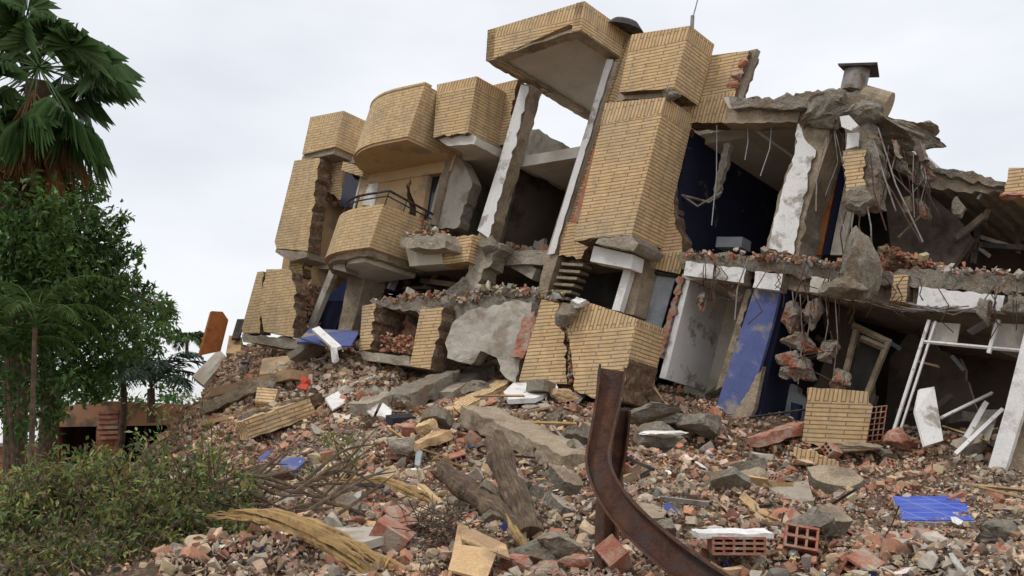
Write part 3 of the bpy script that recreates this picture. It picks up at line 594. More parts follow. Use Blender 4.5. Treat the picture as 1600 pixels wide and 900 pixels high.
pr('transom_panel', [(1552, 505), (1640, 508), (1640, 550), (1545, 545)], .2, .03, 'grey_plaster', T)
wp = pr('column', [(1612, 500), (1640, 505), (1640, 700), (1610, 780), (1560, 770), (1585, 640)], .35, .8, 'brown_concrete', T, rough=(.15, .03, 4))
pr('plaster_face', jag([(1604, 505), (1632, 512), (1600, 640), (1563, 760), (1537, 754), (1570, 640)], [0, 1], 1, 15), .5, .12, 'white_paint', wp)
r_ = random.Random(77)
for k in range(46):      # broken timbers, pipes and boards inside the dark rooms
    x, y, o_ = r_.choice([(r_.uniform(1390, 1600), r_.uniform(300, 400), -r_.uniform(.8, 3)), (r_.uniform(1210, 1600), r_.uniform(500, 660), -r_.uniform(.3, 2.2)), (r_.uniform(590, 700), r_.uniform(425, 465), -r_.uniform(.3, 1.5))])
    L = r_.uniform(15, 60); a = r_.uniform(0, 3.14); w_ = r_.uniform(2, 9)
    dx, dy = math.cos(a)*L, math.sin(a)*L; nx, ny = -math.sin(a)*w_/2, math.cos(a)*w_/2
    pr('broken_timber', [(x-dx/2-nx, y-dy/2-ny), (x+dx/2-nx, y+dy/2-ny), (x+dx/2+nx, y+dy/2+ny), (x-dx/2+nx, y-dy/2+ny)], o_, r_.uniform(.03, .2), r_.choice(['brown_concrete', 'wood_board', 'grey_plaster', 'shaded_brown_room', 'cloth_grey', 'shaded_brown_room']), T)
for k in range(13):      # torn slab pieces hanging under the broken roof
    x, y = r_.uniform(1345, 1440), r_.uniform(215, 320); h = r_.uniform(12, 34); w_ = r_.uniform(6, 20); sh = h*r_.uniform(.1, .5)
    pr('hanging_debris', jag([(x, y), (x+w_, y+2), (x+w_+sh, y+h), (x+w_*.4+sh, y+h*1.1), (x+sh*.6, y+h*.7)], 'all', 2.5, 5, k), r_.uniform(-.9, .5), r_.uniform(.05, .2), r_.choice(['broken_concrete', 'brown_concrete', 'shaded_brown_room', 'mortared_brick']), T, rough=(.07, .03, 6))
for k in range(34):
    x, y = r_.uniform(1300, 1600), r_.uniform(215, 330); x0 = min(x, 1440); y0 = 200+(x0-1300)*.3; L = r_.uniform(25, 110)
    MB().tube([on(.3, x0, y0), on(.4, x0+r_.uniform(-15, 15), y0+L*.5), on(.3, x0+r_.uniform(-20, 35), y0+L)], .007, 4).build('rebar', r_.choice(['rust', 'grey_metal', 'dark_metal']), T)
# roof vent and water drum
rv = MB()
q = on(.0, 1337, 118); 
MB().tube([on(.0, 1332, 145), on(.0, 1340, 108)], .2, 12).build('vent_pipe', 'grey_metal', T)
MB().add([on(.25, 1309, 99), on(.25, 1371, 97), on(-.45, 1374, 118), on(-.45, 1330, 119), on(.25, 1310, 103), on(.25, 1371, 101), on(-.45, 1374, 121), on(-.45, 1330, 122)], [(0, 1, 2, 3), (7, 6, 5, 4), (0, 4, 5, 1), (1, 5, 6, 2), (2, 6, 7, 3), (3, 7, 4, 0)]).build('vent_cap', 'dark_metal', T)
MB().tube([on(-.1, 1340, 152), on(-.1, 1389, 166)], .22, 16).build('roof_drum', 'brown_concrete', T)
MB().tube([P(975, 45, 17.5), P(978, 33, 17.5)], [.36, .22], 14).build('tank_lid', 'dark_metal', T)
an = MB(); an.tube([on(.5, 1081, 44), on(.5, 1082, 25)], .035, 5); an.tube([on(.5, 1082, 30), on(.5, 1090, 0), on(.5, 1091, -12)], .01, 4); an.build('antenna', 'grey_metal', T)
# -- ground floor of the left block
pr('cracked_panel', jag([(402, 425), (411, 424), (406, 520), (379, 521), (378, 512)], [1], 2, 7), .6, .25, PB, T)
pr('cracked_panel', jag([(416, 421), (452, 420), (462, 450), (460, 500), (458, 527), (412, 518), (405, 470)], [1, 2, 3, 6], 3, 7), .65, .25, PB, T)
pr('panel_base', jag([(379, 522), (460, 528), (480, 535), (476, 548), (380, 534)], [0, 2], 2, 7), .6, .5, 'concrete', T, rough=(.1, .02, 5))
pr('room_wall', [(525, 452), (548, 430), (556, 428), (536, 520), (482, 512), (496, 475)], -.5, .15, 'blue_paint', T)
pr('room_wall', [(496, 470), (540, 470), (524, 515), (482, 515)], -.3, .1, 'shaded_blue_paint', T)
pr('door_jamb', [(517, 415), (527, 415), (486, 515), (479, 513)], .0, .1, 'grey_plaster', T)
pr('column', [(548, 410), (577, 414), (548, 520), (528, 516)], .1, .5, 'brown_concrete', T, rough=(.15, .012, 5))
pr('broken_corbel', jag([(521, 398), (536, 396), (541, 425), (520, 420)], [1], 1, 8), .8, .3, 'ceiling_plaster', T)
pr('brick_return', jag([(466, 420), (492, 405), (482, 470), (470, 500), (458, 500)], [2, 3], 4, 7), -.1, .7, 'tan_plaster', T, rough=(.15, .03, 4))
pr('dark_rubble_wall', jag([(640, 418), (700, 412), (705, 440), (680, 462), (640, 470), (610, 440)], 'all', 5, 9), -.8, .3, 'shaded_room', T, rough=(.12, .06, 4))
pr('interior_beam', [(775, 385), (838, 420), (830, 436), (770, 402)], -.3, .4, 'grey_plaster', T, rough=(.12, .02, 4))
pr('interior_panel', jag([(800, 385), (850, 372), (846, 420), (820, 400)], [0, 2, 3], 3, 8), -1.4, .1, 'ceiling_plaster', T)
pr('interior_panel', jag([(788, 335), (812, 340), (800, 385), (774, 388)], [0, 1, 2], 3, 8), -1.0, .15, 'wood_board', T)
# ------------------------------------------------------------ fallen facade pieces (each could be lifted away)
def piece(name, poly, off, depth, mat, label, cat, group=None, **k):
    o = pr(name, poly, off, depth, mat, None, **k); return tag(o, label, cat, group)
piece('fallen_wall_panel', jag([(846, 468), (873, 474), (868, 495), (882, 520), (886, 600), (811, 596), (812, 590)], [1, 2, 3], 3, 7), 1.1, .35, YB, 'yellow brick wall panel left of the wide crack in front of the tower', 'wall panel', band=None)
fp = piece('fallen_wall_panel', jag([(893, 480), (925, 474), (996, 498), (982, 560), (975, 600), (972, 626), (925, 622), (898, 610), (893, 560), (886, 515)], [3, 4, 6, 7, 8, 9], 2, 8), 1.5, .75, YB, 'big tilted yellow brick wall block right of the wide crack behind the rusty beam', 'wall panel', band=[(on(1.5, 960, 512), 1)])
rk = rock('concrete_lump', on(1.6, 882, 492), (.35, .3, .3), 'broken_concrete', None, 31); tag(rk, 'grey concrete lump wedged on top of the crack between the yellow panels', 'concrete lump')
rk = rock('concrete_lump', on(1.6, 905, 474), (.28, .25, .16), 'white_paint', None, 32); tag(rk, 'whitish plaster lump on the top edge of the big yellow block', 'plaster lump')
piece('brick_pier', jag([(566, 478), (586, 474), (580, 545), (561, 548)], [1], 3, 6), .9, .8, YB, 'narrow yellow brick pier left of the open rubble filled recess', 'brick pier')
piece('brick_pier', jag([(657, 482), (694, 480), (690, 500), (672, 577), (640, 572)], [0, 1, 2], 3, 7), 1.0, .35, YB, 'wider yellow brick pier leaning beside the grey column foot', 'brick pier')
piece('broken_slab', jag([(562, 549), (638, 556), (640, 572), (566, 562)], [0], 1.5, 8), 1.0, .9, 'concrete', 'thick concrete slab under the open rubble filled recess', 'slab', rough=(.12, .015, 5))
piece('brick_infill', jag([(582, 482), (640, 490), (650, 552), (584, 546)], 'all', 3, 8), .2, .3, 'clay', 'torn red brick infill wall inside the open recess', 'brick wall', rough=(.07, .07, 5))
piece('broken_slab', jag([(576, 470), (700, 462), (704, 484), (640, 486), (600, 480)], [0, 1, 2, 3], 5, 8), .75, .8, 'broken_concrete', 'crumbling concrete ledge above the open rubble filled recess', 'slab', rough=(.08, .05, 5))
piece('broken_wall_slab', jag([(706, 505), (730, 486), (800, 470), (832, 474), (826, 520), (815, 560), (806, 598), (790, 590), (775, 560), (752, 548), (735, 570), (700, 560), (696, 535)], 'all', 3, 9), .95, .2, 'grey_plaster', 'large grey plastered wall slab with ragged lower edge left of the tower', 'wall slab', rough=(.12, .03, 3))
piece('hollow_wall_edge', jag([(815, 500), (836, 486), (834, 530), (815, 560), (797, 557)], 'all', 2, 7), 1.05, .3, 'clay', 'rounded red brick wall edge beside the grey plastered slab', 'wall piece', rough=(.1, .03, 5))
piece('broken_slab', jag([(708, 480), (745, 462), (838, 462), (836, 478), (760, 488), (715, 506)], 'all', 4, 8), .7, 1.0, 'broken_concrete', 'rubble covered concrete slab above the grey plastered wall slab', 'slab', rough=(.08, .06, 4))
def slabpoly(name, pxd, th, mat, label, cat, up=(0, 0, 1), rough=None, group=None):
    """free-lying plate: outline given by points with their own distances, thickness th"""
    q = [P(*p) for p in pxd]; n = np.zeros(3)
    for i in range(len(q)): n += np.cross(q[i], q[(i+1) % len(q)])
    n /= np.linalg.norm(n); n = n if np.dot(n, V(*up)) > 0 else -n
    e1 = q[1]-q[0]; e1 /= np.linalg.norm(e1); e2 = np.cross(n, e1)
    return tag(MB().prism(q, -n*th).build(name, mat, None, rough=rough, basis=[e1, e2, n]), label, cat, group)
def on_ground(p, k=.965):
    """same direction, distance where the rubble surface lies"""
    return (p[0], p[1], float(gp(p[0], p[1])[1])*k)
def plank(name, a, b, w, th, mat, label, cat, rough=None, group=None, tilt=.0, sag=0):
    if name in ('concrete_beam', 'brick_beam', 'timber_board', 'beam_piece'): a, b = on_ground(a), on_ground(b)
    a, b = P(*a), P(*b); x = b-a; L = np.linalg.norm(x); x /= L; y = np.cross(V(0, 0, 1), x); y /= np.linalg.norm(y); z = np.cross(x, y)
    y, z = y*math.cos(tilt)+z*math.sin(tilt), z*math.cos(tilt)-y*math.sin(tilt)
    return tag(MB().obox((a+b)/2, (x, y, z), (L, w, th)).build(name, mat, None, rough=rough, basis=[x, z, y]), label, cat, group)
slabpoly('blue_slab', [(464, 534, 17.2), (484, 513, 18.0), (560, 517, 18.0), (554, 533, 17.3)], .05, 'blue_paint', 'blue painted slab lying flat below the lower left balcony', 'slab')
slabpoly('blue_slab', [(470, 528, 17.0), (512, 540, 16.6), (548, 540, 16.6), (560, 520, 17.4), (520, 518, 17.6)], .03, 'blue_paint', 'second thinner blue plate tipped over the blue slab edge', 'slab')
plank('white_plank', (493, 514, 16.9), (528, 545, 16.4), .14, .06, 'white_paint', 'short broken white plank slanting across the blue slab', 'plank', tilt=.5)
rock_ = rock('plaster_piece', P(523, 552, 16.3), (.16, .1, .26), 'white_paint', None, 33); tag(rock_, 'hanging white plaster piece under the blue slab', 'plaster piece')
# P3 panel on right with hollow blocks behind its side
B3 = [cdir(1, -.04, 0), cdir(.3, -.1, 1), cdir(.22, 1, .12)]
def onp(px, py, d0=13.6):
    o = P(1310, 650, d0); n = np.cross(B3[0], B3[2]); r = ray(px, py); return CAM+r*(np.dot(o-CAM, n)/np.dot(r, n))
pp = jag([(1262, 606), (1300, 607), (1358, 612), (1357, 628), (1364, 634), (1349, 712), (1300, 702), (1253, 690)], [0, 6, 7, 5], 1.5, 9)
o = MB().prism([onp(*p) for p in pp], B3[1]*.16).build('fallen_wall_panel', YB, None, basis=[B3[0], B3[1], B3[2]], band=[(onp(1300, 628), 1)])
tag(o, 'upright broken yellow brick panel standing in the rubble right of the blue column', 'wall panel')
pp = jag([(1240, 700), (1268, 704), (1310, 722), (1308, 742), (1275, 738), (1240, 712)], [0, 1, 2, 3], 2, 7)
o = MB().prism([onp(x, y, 13.1) for x, y in pp], B3[1]*.14).build('fallen_wall_panel', YB, None, basis=[B3[2], B3[1], B3[0]]); tag(o, 'small half buried yellow brick piece at the foot of the upright panel', 'wall panel')
# hollow clay blocks
def hollow_block(ctr, ax, L, w, h, nx, nz, mat, label, group=None, th=.014, parent=None, name='hollow_block'):
    ax = [V(*a)/np.linalg.norm(a) for a in ax]; b = MB(); c = V(*ctr)
    for i in range(nz+1):
        z = -h/2+th/2+i*(h-th)/nz; b.obox(c+ax[2]*z, ax, (L, w, th))
    for i in range(nx+1):
        y = -w/2+th/2+i*(w-th)/nx
        for j in range(nz):
            z = -h/2+th+j*(h-th)/nz+((h-th)/nz-th)/2; b.obox(c+ax[1]*y+ax[2]*z, ax, (L-.004, th, (h-th)/nz-th-.001))
    o = b.build(name, mat, parent); 
    if parent is None: tag(o, label, 'hollow brick', group)
    return o
def ydir(az, el=0): return V(math.cos(az)*math.cos(el), math.sin(az)*math.cos(el), math.sin(el))
def frame(az, el=0, roll=0):
    x = ydir(az, el); y = np.cross(V(0, 0, 1), x); y /= np.linalg.norm(y); z = np.cross(x, y)
    return (x, y*math.cos(roll)+z*math.sin(roll), z*math.cos(roll)-y*math.sin(roll))
hollow_block(onp(1372, 662, 13.7)+V(0, .15, 0), (V(.1, 1, 0), V(1, -.1, .1), V(.2, 0, 1)), .3, .22, .5, 3, 6, 'clay', 'stack of hollow clay bricks at the side of the upright yellow panel')
q, d = gp(1145, 868)
hb = thing('hollow_block', q, 'white topped hollow clay block right of the rusty beam foot', 'hollow brick')
fx = frame(math.radians(-4), .0, .03)
hollow_block(P(1150, 849, 5.65), (fx[1], fx[0], fx[2]), .24, .3, .10, 5, 3, 'clay', '', parent=hb, name='block_body')
MB().obox(P(1143, 834, 5.7)+V(0, 0, .0), fx, (.42, .3, .03)).build('plaster_layer', 'white_paint', hb, rough=(.06, .012, 8))
# ------------------------------------------------------------ loose plates, beams and boards
slabpoly('white_plate', [(787, 612, 14.4), (802, 598, 15.1), (868, 597, 15.3), (872, 606, 14.7), (836, 622, 14.0), (795, 624, 14.0)], .07, 'white_paint', 'large white plastered plate lying below the cracked yellow panels', 'plate', rough=None)
plank('concrete_beam', (745, 648, 13.6), (908, 726, 12.3), .5, .22, 'brown_concrete', 'long brown concrete beam sloping down toward the rusty steel beam', 'concrete beam', rough=(.12, .03, 4))
plank('brick_beam', (702, 648, 14.4), (790, 600, 15.2), .3, .14, YB, 'strip of yellow brick facing on edge left of the white plate', 'brick strip', rough=(.1, .02, 4))
plank('concrete_beam', (690, 622, 15.2), (755, 580, 16), .42, .2, 'concrete', 'short thick pale concrete beam slanting up below the grey wall slab', 'concrete beam', rough=(.12, .02, 4))
plank('concrete_beam', (622, 628, 15.6), (700, 592, 16.2), .45, .25, 'broken_concrete', 'rough grey beam stump left of the pale slanting beam', 'concrete beam', rough=(.1, .04, 4))
plank('timber_board', (345, 614, 18), (470, 586, 17.5), .45, .16, 'wood_board', 'thick tan board sloping up across the left rubble slope', 'board', rough=(.2, .02, 3))
plank('timber_board', (322, 662, 15.6), (472, 628, 15.6), .22, .07, 'plywood', 'long thin pale board lying below the thick tan board', 'board')
plank('brick_beam', (378, 672, 15.4), (482, 636, 15.4), .3, .28, YB, 'fallen strip of yellow brickwork under the long thin board', 'brick strip', rough=(.1, .03, 4))
slabpoly('yellow_panel', [(405, 585, 17.4), (455, 580, 17.4), (455, 555, 17.9), (410, 560, 17.9)], .2, 'tan_plaster', 'tan plaster block left of the blue slab', 'wall piece')
slabpoly('yellow_panel', [(398, 628, 16), (428, 630, 16), (434, 608, 16.2), (402, 605, 16.2)], .18, YB, 'small square yellow brick piece on the left slope', 'wall piece', up=(0, -1, 0))
slabpoly('tan_slab', [(300, 588, 20.4), (342, 545, 21), (354, 558, 20.6), (318, 602, 20)], .12, 'cream_plaster', 'tan slab leaning at the left end of the rubble heap', 'slab')
slabpoly('yellow_panel', [(353, 552, 20.2), (376, 552, 20.2), (378, 527, 20.6), (358, 524, 20.6)], .2, 'plywood', 'pale square block beside the leaning orange door', 'wall piece', up=(0, -1, 0))
for dx in (0, 6): plank('dark_post', (365+dx, 530, 20.4), (374+dx, 500, 20.8), .08, .06, 'dark_metal', ('dark broken stick', 'second dark broken stick')[dx > 0]+' right of the leaning orange door', 'stick')
dr = thing('door', P(330, 553, 20.3), 'orange wooden door leaf standing up at the left end of the rubble', 'door')
slab_ = slabpoly('door_leaf', [(312, 555, 20.2), (331, 486, 20.6), (348, 487, 20.8), (357, 500, 20.9), (345, 548, 20.5)], .08, 'orange_wood', None, None, up=(0, -1, 0)); slab_.parent = dr; slab_.location = Vector(slab_.location)-WLOC[dr]
for a_, b_, w_, th_, mt, lab in (((330, 640, 17), (420, 600, 17.4), .4, .2, 'brown_concrete', 'dusty brown beam at the left foot of the thick tan board'), ((410, 650, 15.8), (500, 622, 16), .3, .16, 'torn_brick', 'torn strip of red brickwork above the fallen yellow strip'),
  ((560, 640, 14.9), (640, 612, 15.4), .3, .18, 'concrete', 'grey beam piece between the red rag and the white sheets'), ((930, 618, 14.5), (1010, 600, 15), .5, .15, 'torn_brick', 'slab of broken red brickwork right behind the rusty beam top'),
  ((1180, 690, 13), (1250, 668, 13.6), .3, .14, 'clay', 'red brick strip between the blue column and the upright panel'), ((640, 700, 12.6), (700, 678, 13), .2, .1, 'plywood', 'short pale plank piece left of the long brown concrete beam')):
    plank('beam_piece', a_, b_, w_, th_, mt, lab, 'beam', rough=(.1, .03, 5))
SM = [('white_tile', [(508, 622, 15), (528, 611, 15.4), (543, 627, 15.1), (520, 640, 14.7)], .03, 'white_paint', 'square white ceiling tile tilted on the left rubble slope', 'tile'),
 ('white_sheet', [(572, 640, 14.7), (583, 628, 15), (592, 630, 15), (583, 650, 14.5)], .03, 'white_paint', 'narrow white sheet leaning left of the paired white sheet', 'sheet'),
 ('white_sheet', [(588, 649, 14.5), (598, 629, 15), (612, 640, 14.7), (610, 653, 14.4)], .03, 'white_paint', 'white sheet beside the dark plastic box', 'sheet'),
 ('white_tile', [(520, 645, 14.6), (548, 648, 14.5), (545, 655, 14.3), (522, 652, 14.4)], .03, 'cream_plaster', 'flat cream tile below the tilted white ceiling tile', 'tile'),
 ('blue_plate', [(437, 716, 11.6), (476, 714, 11.7), (476, 722, 11.5), (460, 735, 11.2), (442, 738, 11.1)], .04, 'blue_paint', 'bright blue painted plate near the tree branches', 'plate'),
 ('blue_plate', [(403, 715, 12), (420, 703, 12.4), (424, 708, 12.2), (410, 724, 11.8)], .04, 'blue_paint', 'small blue plate left of the bright blue one', 'plate'),
 ('white_plate', [(633, 766, 9.8), (655, 759, 10.0), (668, 768, 9.7), (650, 777, 9.5)], .03, 'white_paint', 'white shard in the rubble below the thin splintered branch', 'plate'),
 ('white_plate', [(633, 733, 11.3), (650, 731, 11.4), (653, 738, 11.2), (640, 740, 11.1)], .03, 'white_paint', 'small white shard left of the cut logs', 'plate'),
 ('white_plate', [(752, 732, 10.8), (765, 728, 11), (772, 742, 10.6), (762, 744, 10.5)], .03, 'white_paint', 'white shard right behind the standing log', 'plate'),
 ('grey_plate', [(650, 700, 12.2), (660, 705, 12.1), (655, 728, 11.7), (648, 726, 11.8)], .03, 'cloth_grey', 'thin grey sheet standing up in the middle slope', 'plate'),
 ('grey_plate', [(510, 825, 7.4), (560, 850, 6.9), (620, 832, 7.2), (570, 820, 7.6)], .05, 'grey_plaster', 'flat grey beige plate in front of the split timber', 'plate'),
 ('red_plate', [(528, 810, 7.8), (545, 803, 8.0), (562, 812, 7.8), (552, 825, 7.5), (534, 822, 7.6)], .04, 'terracotta', 'dark red tile shard above the split timber', 'plate'),
 ('red_plate', [(610, 810, 7.9), (655, 808, 7.9), (645, 818, 7.6), (618, 820, 7.6)], .04, 'terracotta', 'long red tile shard left of the logs', 'plate'),
 ('grey_plate', [(1200, 762, 10.2), (1262, 750, 10.8), (1272, 782, 9.8), (1240, 785, 9.6)], .06, 'concrete', 'flat grey concrete plate left of the blue tiled slab', 'plate'),
 ('red_plate', [(1198, 800, 8.9), (1225, 792, 9.2), (1238, 798, 9), (1205, 808, 8.7)], .05, 'terracotta', 'orange red brick shard right of the beam', 'plate')]
def settle(pts, k=.97):
    mx = sum(p[0] for p in pts)/len(pts); my = sum(p[1] for p in pts)/len(pts); md = sum(p[2] for p in pts)/len(pts); f = float(gp(mx, my)[1])*k/md
    return [(p[0], p[1], p[2]*f) for p in pts]
for nm, pts, th, mt, lab, ct in SM: slabpoly(nm, settle(pts), th, mt, lab, ct)
tl = thing('tiled_slab', P(1455, 805, 8.8), 'large bright blue tiled slab lying on the right rubble', 'tiled slab')
def sub(o, par): o.parent = par; o.location = Vector(o.location)-WLOC[par]; [o.pop(k) for k in ('label', 'category') if k in o]; return o
sub(slabpoly('tile_face', settle([(1395, 775, 9.4), (1503, 775, 9.5), (1523, 813, 8.35), (1410, 812, 8.35)], .955), .025, 'blue_tile', 'x', 'x'), tl)
sub(slabpoly('slab_body', settle([(1393, 777.5, 9.4), (1503, 777.5, 9.5), (1525, 816, 8.35), (1410, 815, 8.35)], .957), .05, 'concrete', 'x', 'x', rough=(.08, .012, 8)), tl)
dbx = MB().obox(P(626, 664, 13.6), frame(.5, .1, .2), (.34, .25, .26)).build('plastic_box', 'dark_plastic', None, rough=(.15, .01, 3)); tag(dbx, 'dark blue plastic box half buried in the middle slope', 'box')
bx = thing('plywood_box', P(745, 880, 5.1), 'broken plywood box lying at the foot of the logs', 'box')
slab2 = [[(x, y, d*1.1) for x, y, d in q] for q in [[(716, 816, 5.5), (790, 850, 5.3), (797, 872, 5.1), (772, 862, 5.05), (712, 838, 5.3)], [(712, 850, 5.1), (778, 858, 5.1), (760, 905, 4.8), (700, 890, 4.9)], [(712, 838, 5.32), (716, 816, 5.52), (722, 860, 5.05), (700, 900, 4.85)]]]
for i, s_ in enumerate(slab2): sub(slabpoly(('side_panel', 'top_panel', 'side_panel')[i], s_, .015, 'plywood', 'x', 'x', up=(0, -1, .5)), bx)
wb = slabpoly('white_board', [(1437, 608, 13.6), (1460, 604, 13.7), (1466, 640, 13.4), (1474, 688, 13.1), (1445, 697, 12.9), (1430, 642, 13.2)], .04, 'white_plaster', 'broken white board standing upright in the right room opening', 'board', up=(0, -1, 0))
for i, (a_, b_, r, lab) in enumerate((((1468, 654, 13.5), (1550, 614, 14), .025, 'thin white rod propped beside the upright white board'), ((1492, 710, 12.8), (1566, 640, 13.4), .035, 'white lath leaning in the room opening left of the white post'),
        ((1508, 686, 13.1), (1540, 630, 13.8), .045, 'short pale lath behind the leaning white lath'))):
    tag(MB().tube([P(*a_), P(*b_)], r, 4).build('lath', 'white_metal', None), lab, 'lath')
slabpoly('grey_board', [(1508, 685, 13.3), (1530, 640, 14), (1562, 640, 14.1), (1545, 690, 13.3)], .04, 'grey_plaster', 'grey board leaning behind the laths by the white post', 'board', up=(0, -1, 0))
slabpoly('grey_sheet', [(1062, 786, 9.6), (1120, 770, 10.2), (1112, 800, 9.1), (1085, 836, 8.1)], .03, 'cloth_grey', 'crumpled grey sheet right of the rusty beam curve', 'sheet', rough=(.1, .04, 5))
slabpoly('grey_sheet', [(868, 742, 11), (900, 748, 10.8), (918, 790, 9), (895, 800, 8.8), (875, 775, 9.6)], .03, 'cloth_grey', 'crumpled bluish grey sheet left of the rusty beam', 'sheet', rough=(.1, .04, 5))
slabpoly('red_rag', [(466, 604, 15.9), (470, 586, 16.1), (480, 588, 16.1), (484, 597, 16), (478, 606, 15.8)], .05, 'red_cloth', 'bright red rag caught on the left rubble slope', 'rag', up=(0, -1, 0), rough=(.06, .05, 7))
ROCKS = [(1035, 688, 12.6, (.62, .5, .45), 'broken_concrete', 'squat concrete block with a white top right of the rusty beam', 41), (1015, 645, 14.2, (1.0, .5, .3), 'broken_concrete', 'wide grey concrete piece right behind the rusty beam top', 42),
 (1040, 655, 14.1, (1.3, .5, .22), 'concrete', 'long flat grey slab piece below the white walled room', 47),
 (625, 695, 12.8, (.3, .25, .22), 'concrete', 'smooth rounded grey lump on the middle slope', 43), (663, 667, 13.5, (.26, .2, .24), 'pale_brick', 'small yellow brick lump right of the dark box', 44),
 (1555, 840, 7.6, (.34, .28, .24), 'broken_concrete', 'round grey concrete lump at the right edge of the rubble', 45), (1330, 700, 12.9, (.9, .4, .14), 'brown_concrete', 'flat dusty plate below the upright yellow panel', 46),
 (835, 862, 5.35, (.34, .26, .18), 'broken_concrete', 'grey mortar covered lump at the foot of the standing log', 48), (810, 890, 4.9, (.24, .18, .14), 'clay', 'red brick chunk with a mortar rim left of centre bottom', 49),
 (850, 893, 4.85, (.17, .16, .11), 'clay', 'second red brick chunk at the bottom beside the first', 50), (897, 876, 5.0, (.16, .12, .10), 'clay', 'bright red brick chunk left of the beam foot', 51),
 (880, 855, 5.5, (.3, .25, .16), 'concrete', 'dark grey mortar lump behind the bright red brick chunk', 52), (1410, 690, 13, (.4, .3, .3), 'clay', 'orange brick lump at the foot of the white door frame', 53),
 (1100, 660, 14.2, (.6, .4, .35), 'broken_concrete', 'grey lump between the beam and the blue column', 54), (1165, 752, 10.9, (.4, .3, .3), 'brown_concrete', 'brown lump in the middle of the right slope', 55),
 (745, 608, 15.4, (.5, .4, .22), 'broken_concrete', 'grey broken lump left of the white plate', 56), (880, 618, 14.2, (.4, .3, .22), 'wood_board', 'brown lump at the foot of the crack', 57)]
for x, y, d, s_, mt, lab, sd in ROCKS:
    d = float(gp(x, y+12)[1])*.975
    tag(rock('concrete_lump' if 'clay' != mt else 'brick_lump', P(x, y, d), s_, mt, None, sd), lab, 'lump')
tag(rock('white_plate', P(1036, 678, float(gp(1035, 700)[1])*.955), (.5, .38, .1), 'white_paint', None, 60), 'white plaster plate on the squat concrete block', 'plate')
# hanging lumps of brick held by bars in the dark opening
HL = [(1240, 500, .30, .44, 'clay'), (1268, 488, .2, .42, 'clay'), (1253, 532, .42, .3, 'broken_concrete'), (1298, 548, .42, .28, 'broken_concrete'), (1232, 560, .3, .26, 'broken_concrete'), (1255, 575, .35, .4, 'clay'), (1310, 592, .3, .26, 'broken_concrete'), (1228, 582, .24, .2, 'clay'), (1098, 468, .14, .42, 'clay'), (1150, 462, .26, .22, 'clay'), (1122, 432, .16, .3, 'clay'), (1140, 445, .18, .3, 'clay')]
for i, (x, y, w_, h_, mt) in enumerate(HL): rock('hanging_brickwork', on(.15, x, y), (w_, .3, h_), 'mortared_brick', T, 70+i, (0, .3*math.sin(i), 0), .3)
for i in range(len(HL)-1):
    a_, b_ = HL[i], HL[i+1]
    if abs(a_[0]-b_[0]) < 70: MB().tube([on(.2, a_[0], a_[1]-30), on(.3, a_[0]+6, a_[1]), on(.25, (a_[0]+b_[0])/2-5, (a_[1]+b_[1])/2), on(.3, b_[0], b_[1]+8)], .009, 5).build('rebar', 'rust', T)
for x, y0, y1 in ((1238, 455, 520), (1262, 462, 540), (1290, 465, 545), (1305, 468, 590), (1250, 458, 600)): MB().tube([on(.25, x, y0), on(.3, x+4, (y0+y1)/2), on(.2, x-3, y1)], .008, 5).build('rebar', 'grey_metal', T)
# ------------------------------------------------------------ loose debris
def hull(pts):
    bm = bmesh.new(); vs = [bm.verts.new(p) for p in pts]; bmesh.ops.convex_hull(bm, input=vs)
    for v in [v for v in bm.verts if not v.link_faces]: bm.verts.remove(v)
    bmesh.ops.triangulate(bm, faces=bm.faces[:]); bm.verts.index_update()
    r = (np.array([v.co[:] for v in bm.verts]), np.array([[v.index for v in f.verts] for f in bm.faces])); bm.free(); return r
def proto(kind, r):
    if kind == 'shard': s = (r.uniform(.8, 1), r.uniform(.45, .8), r.uniform(.12, .25)); n = 11
    elif kind == 'brick': s = (1, r.uniform(.5, .7), r.uniform(.35, .6)); n = 0
    else: s = (1, r.uniform(.7, .95), r.uniform(.5, .8)); n = 14
    if n: pts = [[(r.random()-.5)*s[i] for i in range(3)] for _ in range(n)]
    else: pts = [[x*s[0]/2*r.uniform(.6, 1), y*s[1]/2*r.uniform(.85, 1), z*s[2]/2*r.uniform(.85, 1)] for x in (-1, 1) for y in (-1, 1) for z in (-1, 1)]+[[.5*s[0]*r.uniform(.5, .9), 0, 0]]
    return hull(pts)
R_ = random.Random(5)
PRO = {k: [proto(k, R_) for _ in range(10)] for k in ('shard', 'brick', 'stone')}
def rotm(n, flat=.0):
    q = RNG.normal(size=(n, 4)); q[:, 1:3] *= (1-flat); q[:, 0] += flat*0; q /= np.linalg.norm(q, axis=1)[:, None]; w, x, y, z = q.T
    return np.stack([1-2*(y*y+z*z), 2*(x*y-z*w), 2*(x*z+y*w), 2*(x*y+z*w), 1-2*(x*x+z*z), 2*(y*z-x*w), 2*(x*z-y*w), 2*(y*z+x*w), 1-2*(x*x+y*y)], 1).reshape(n, 3, 3)
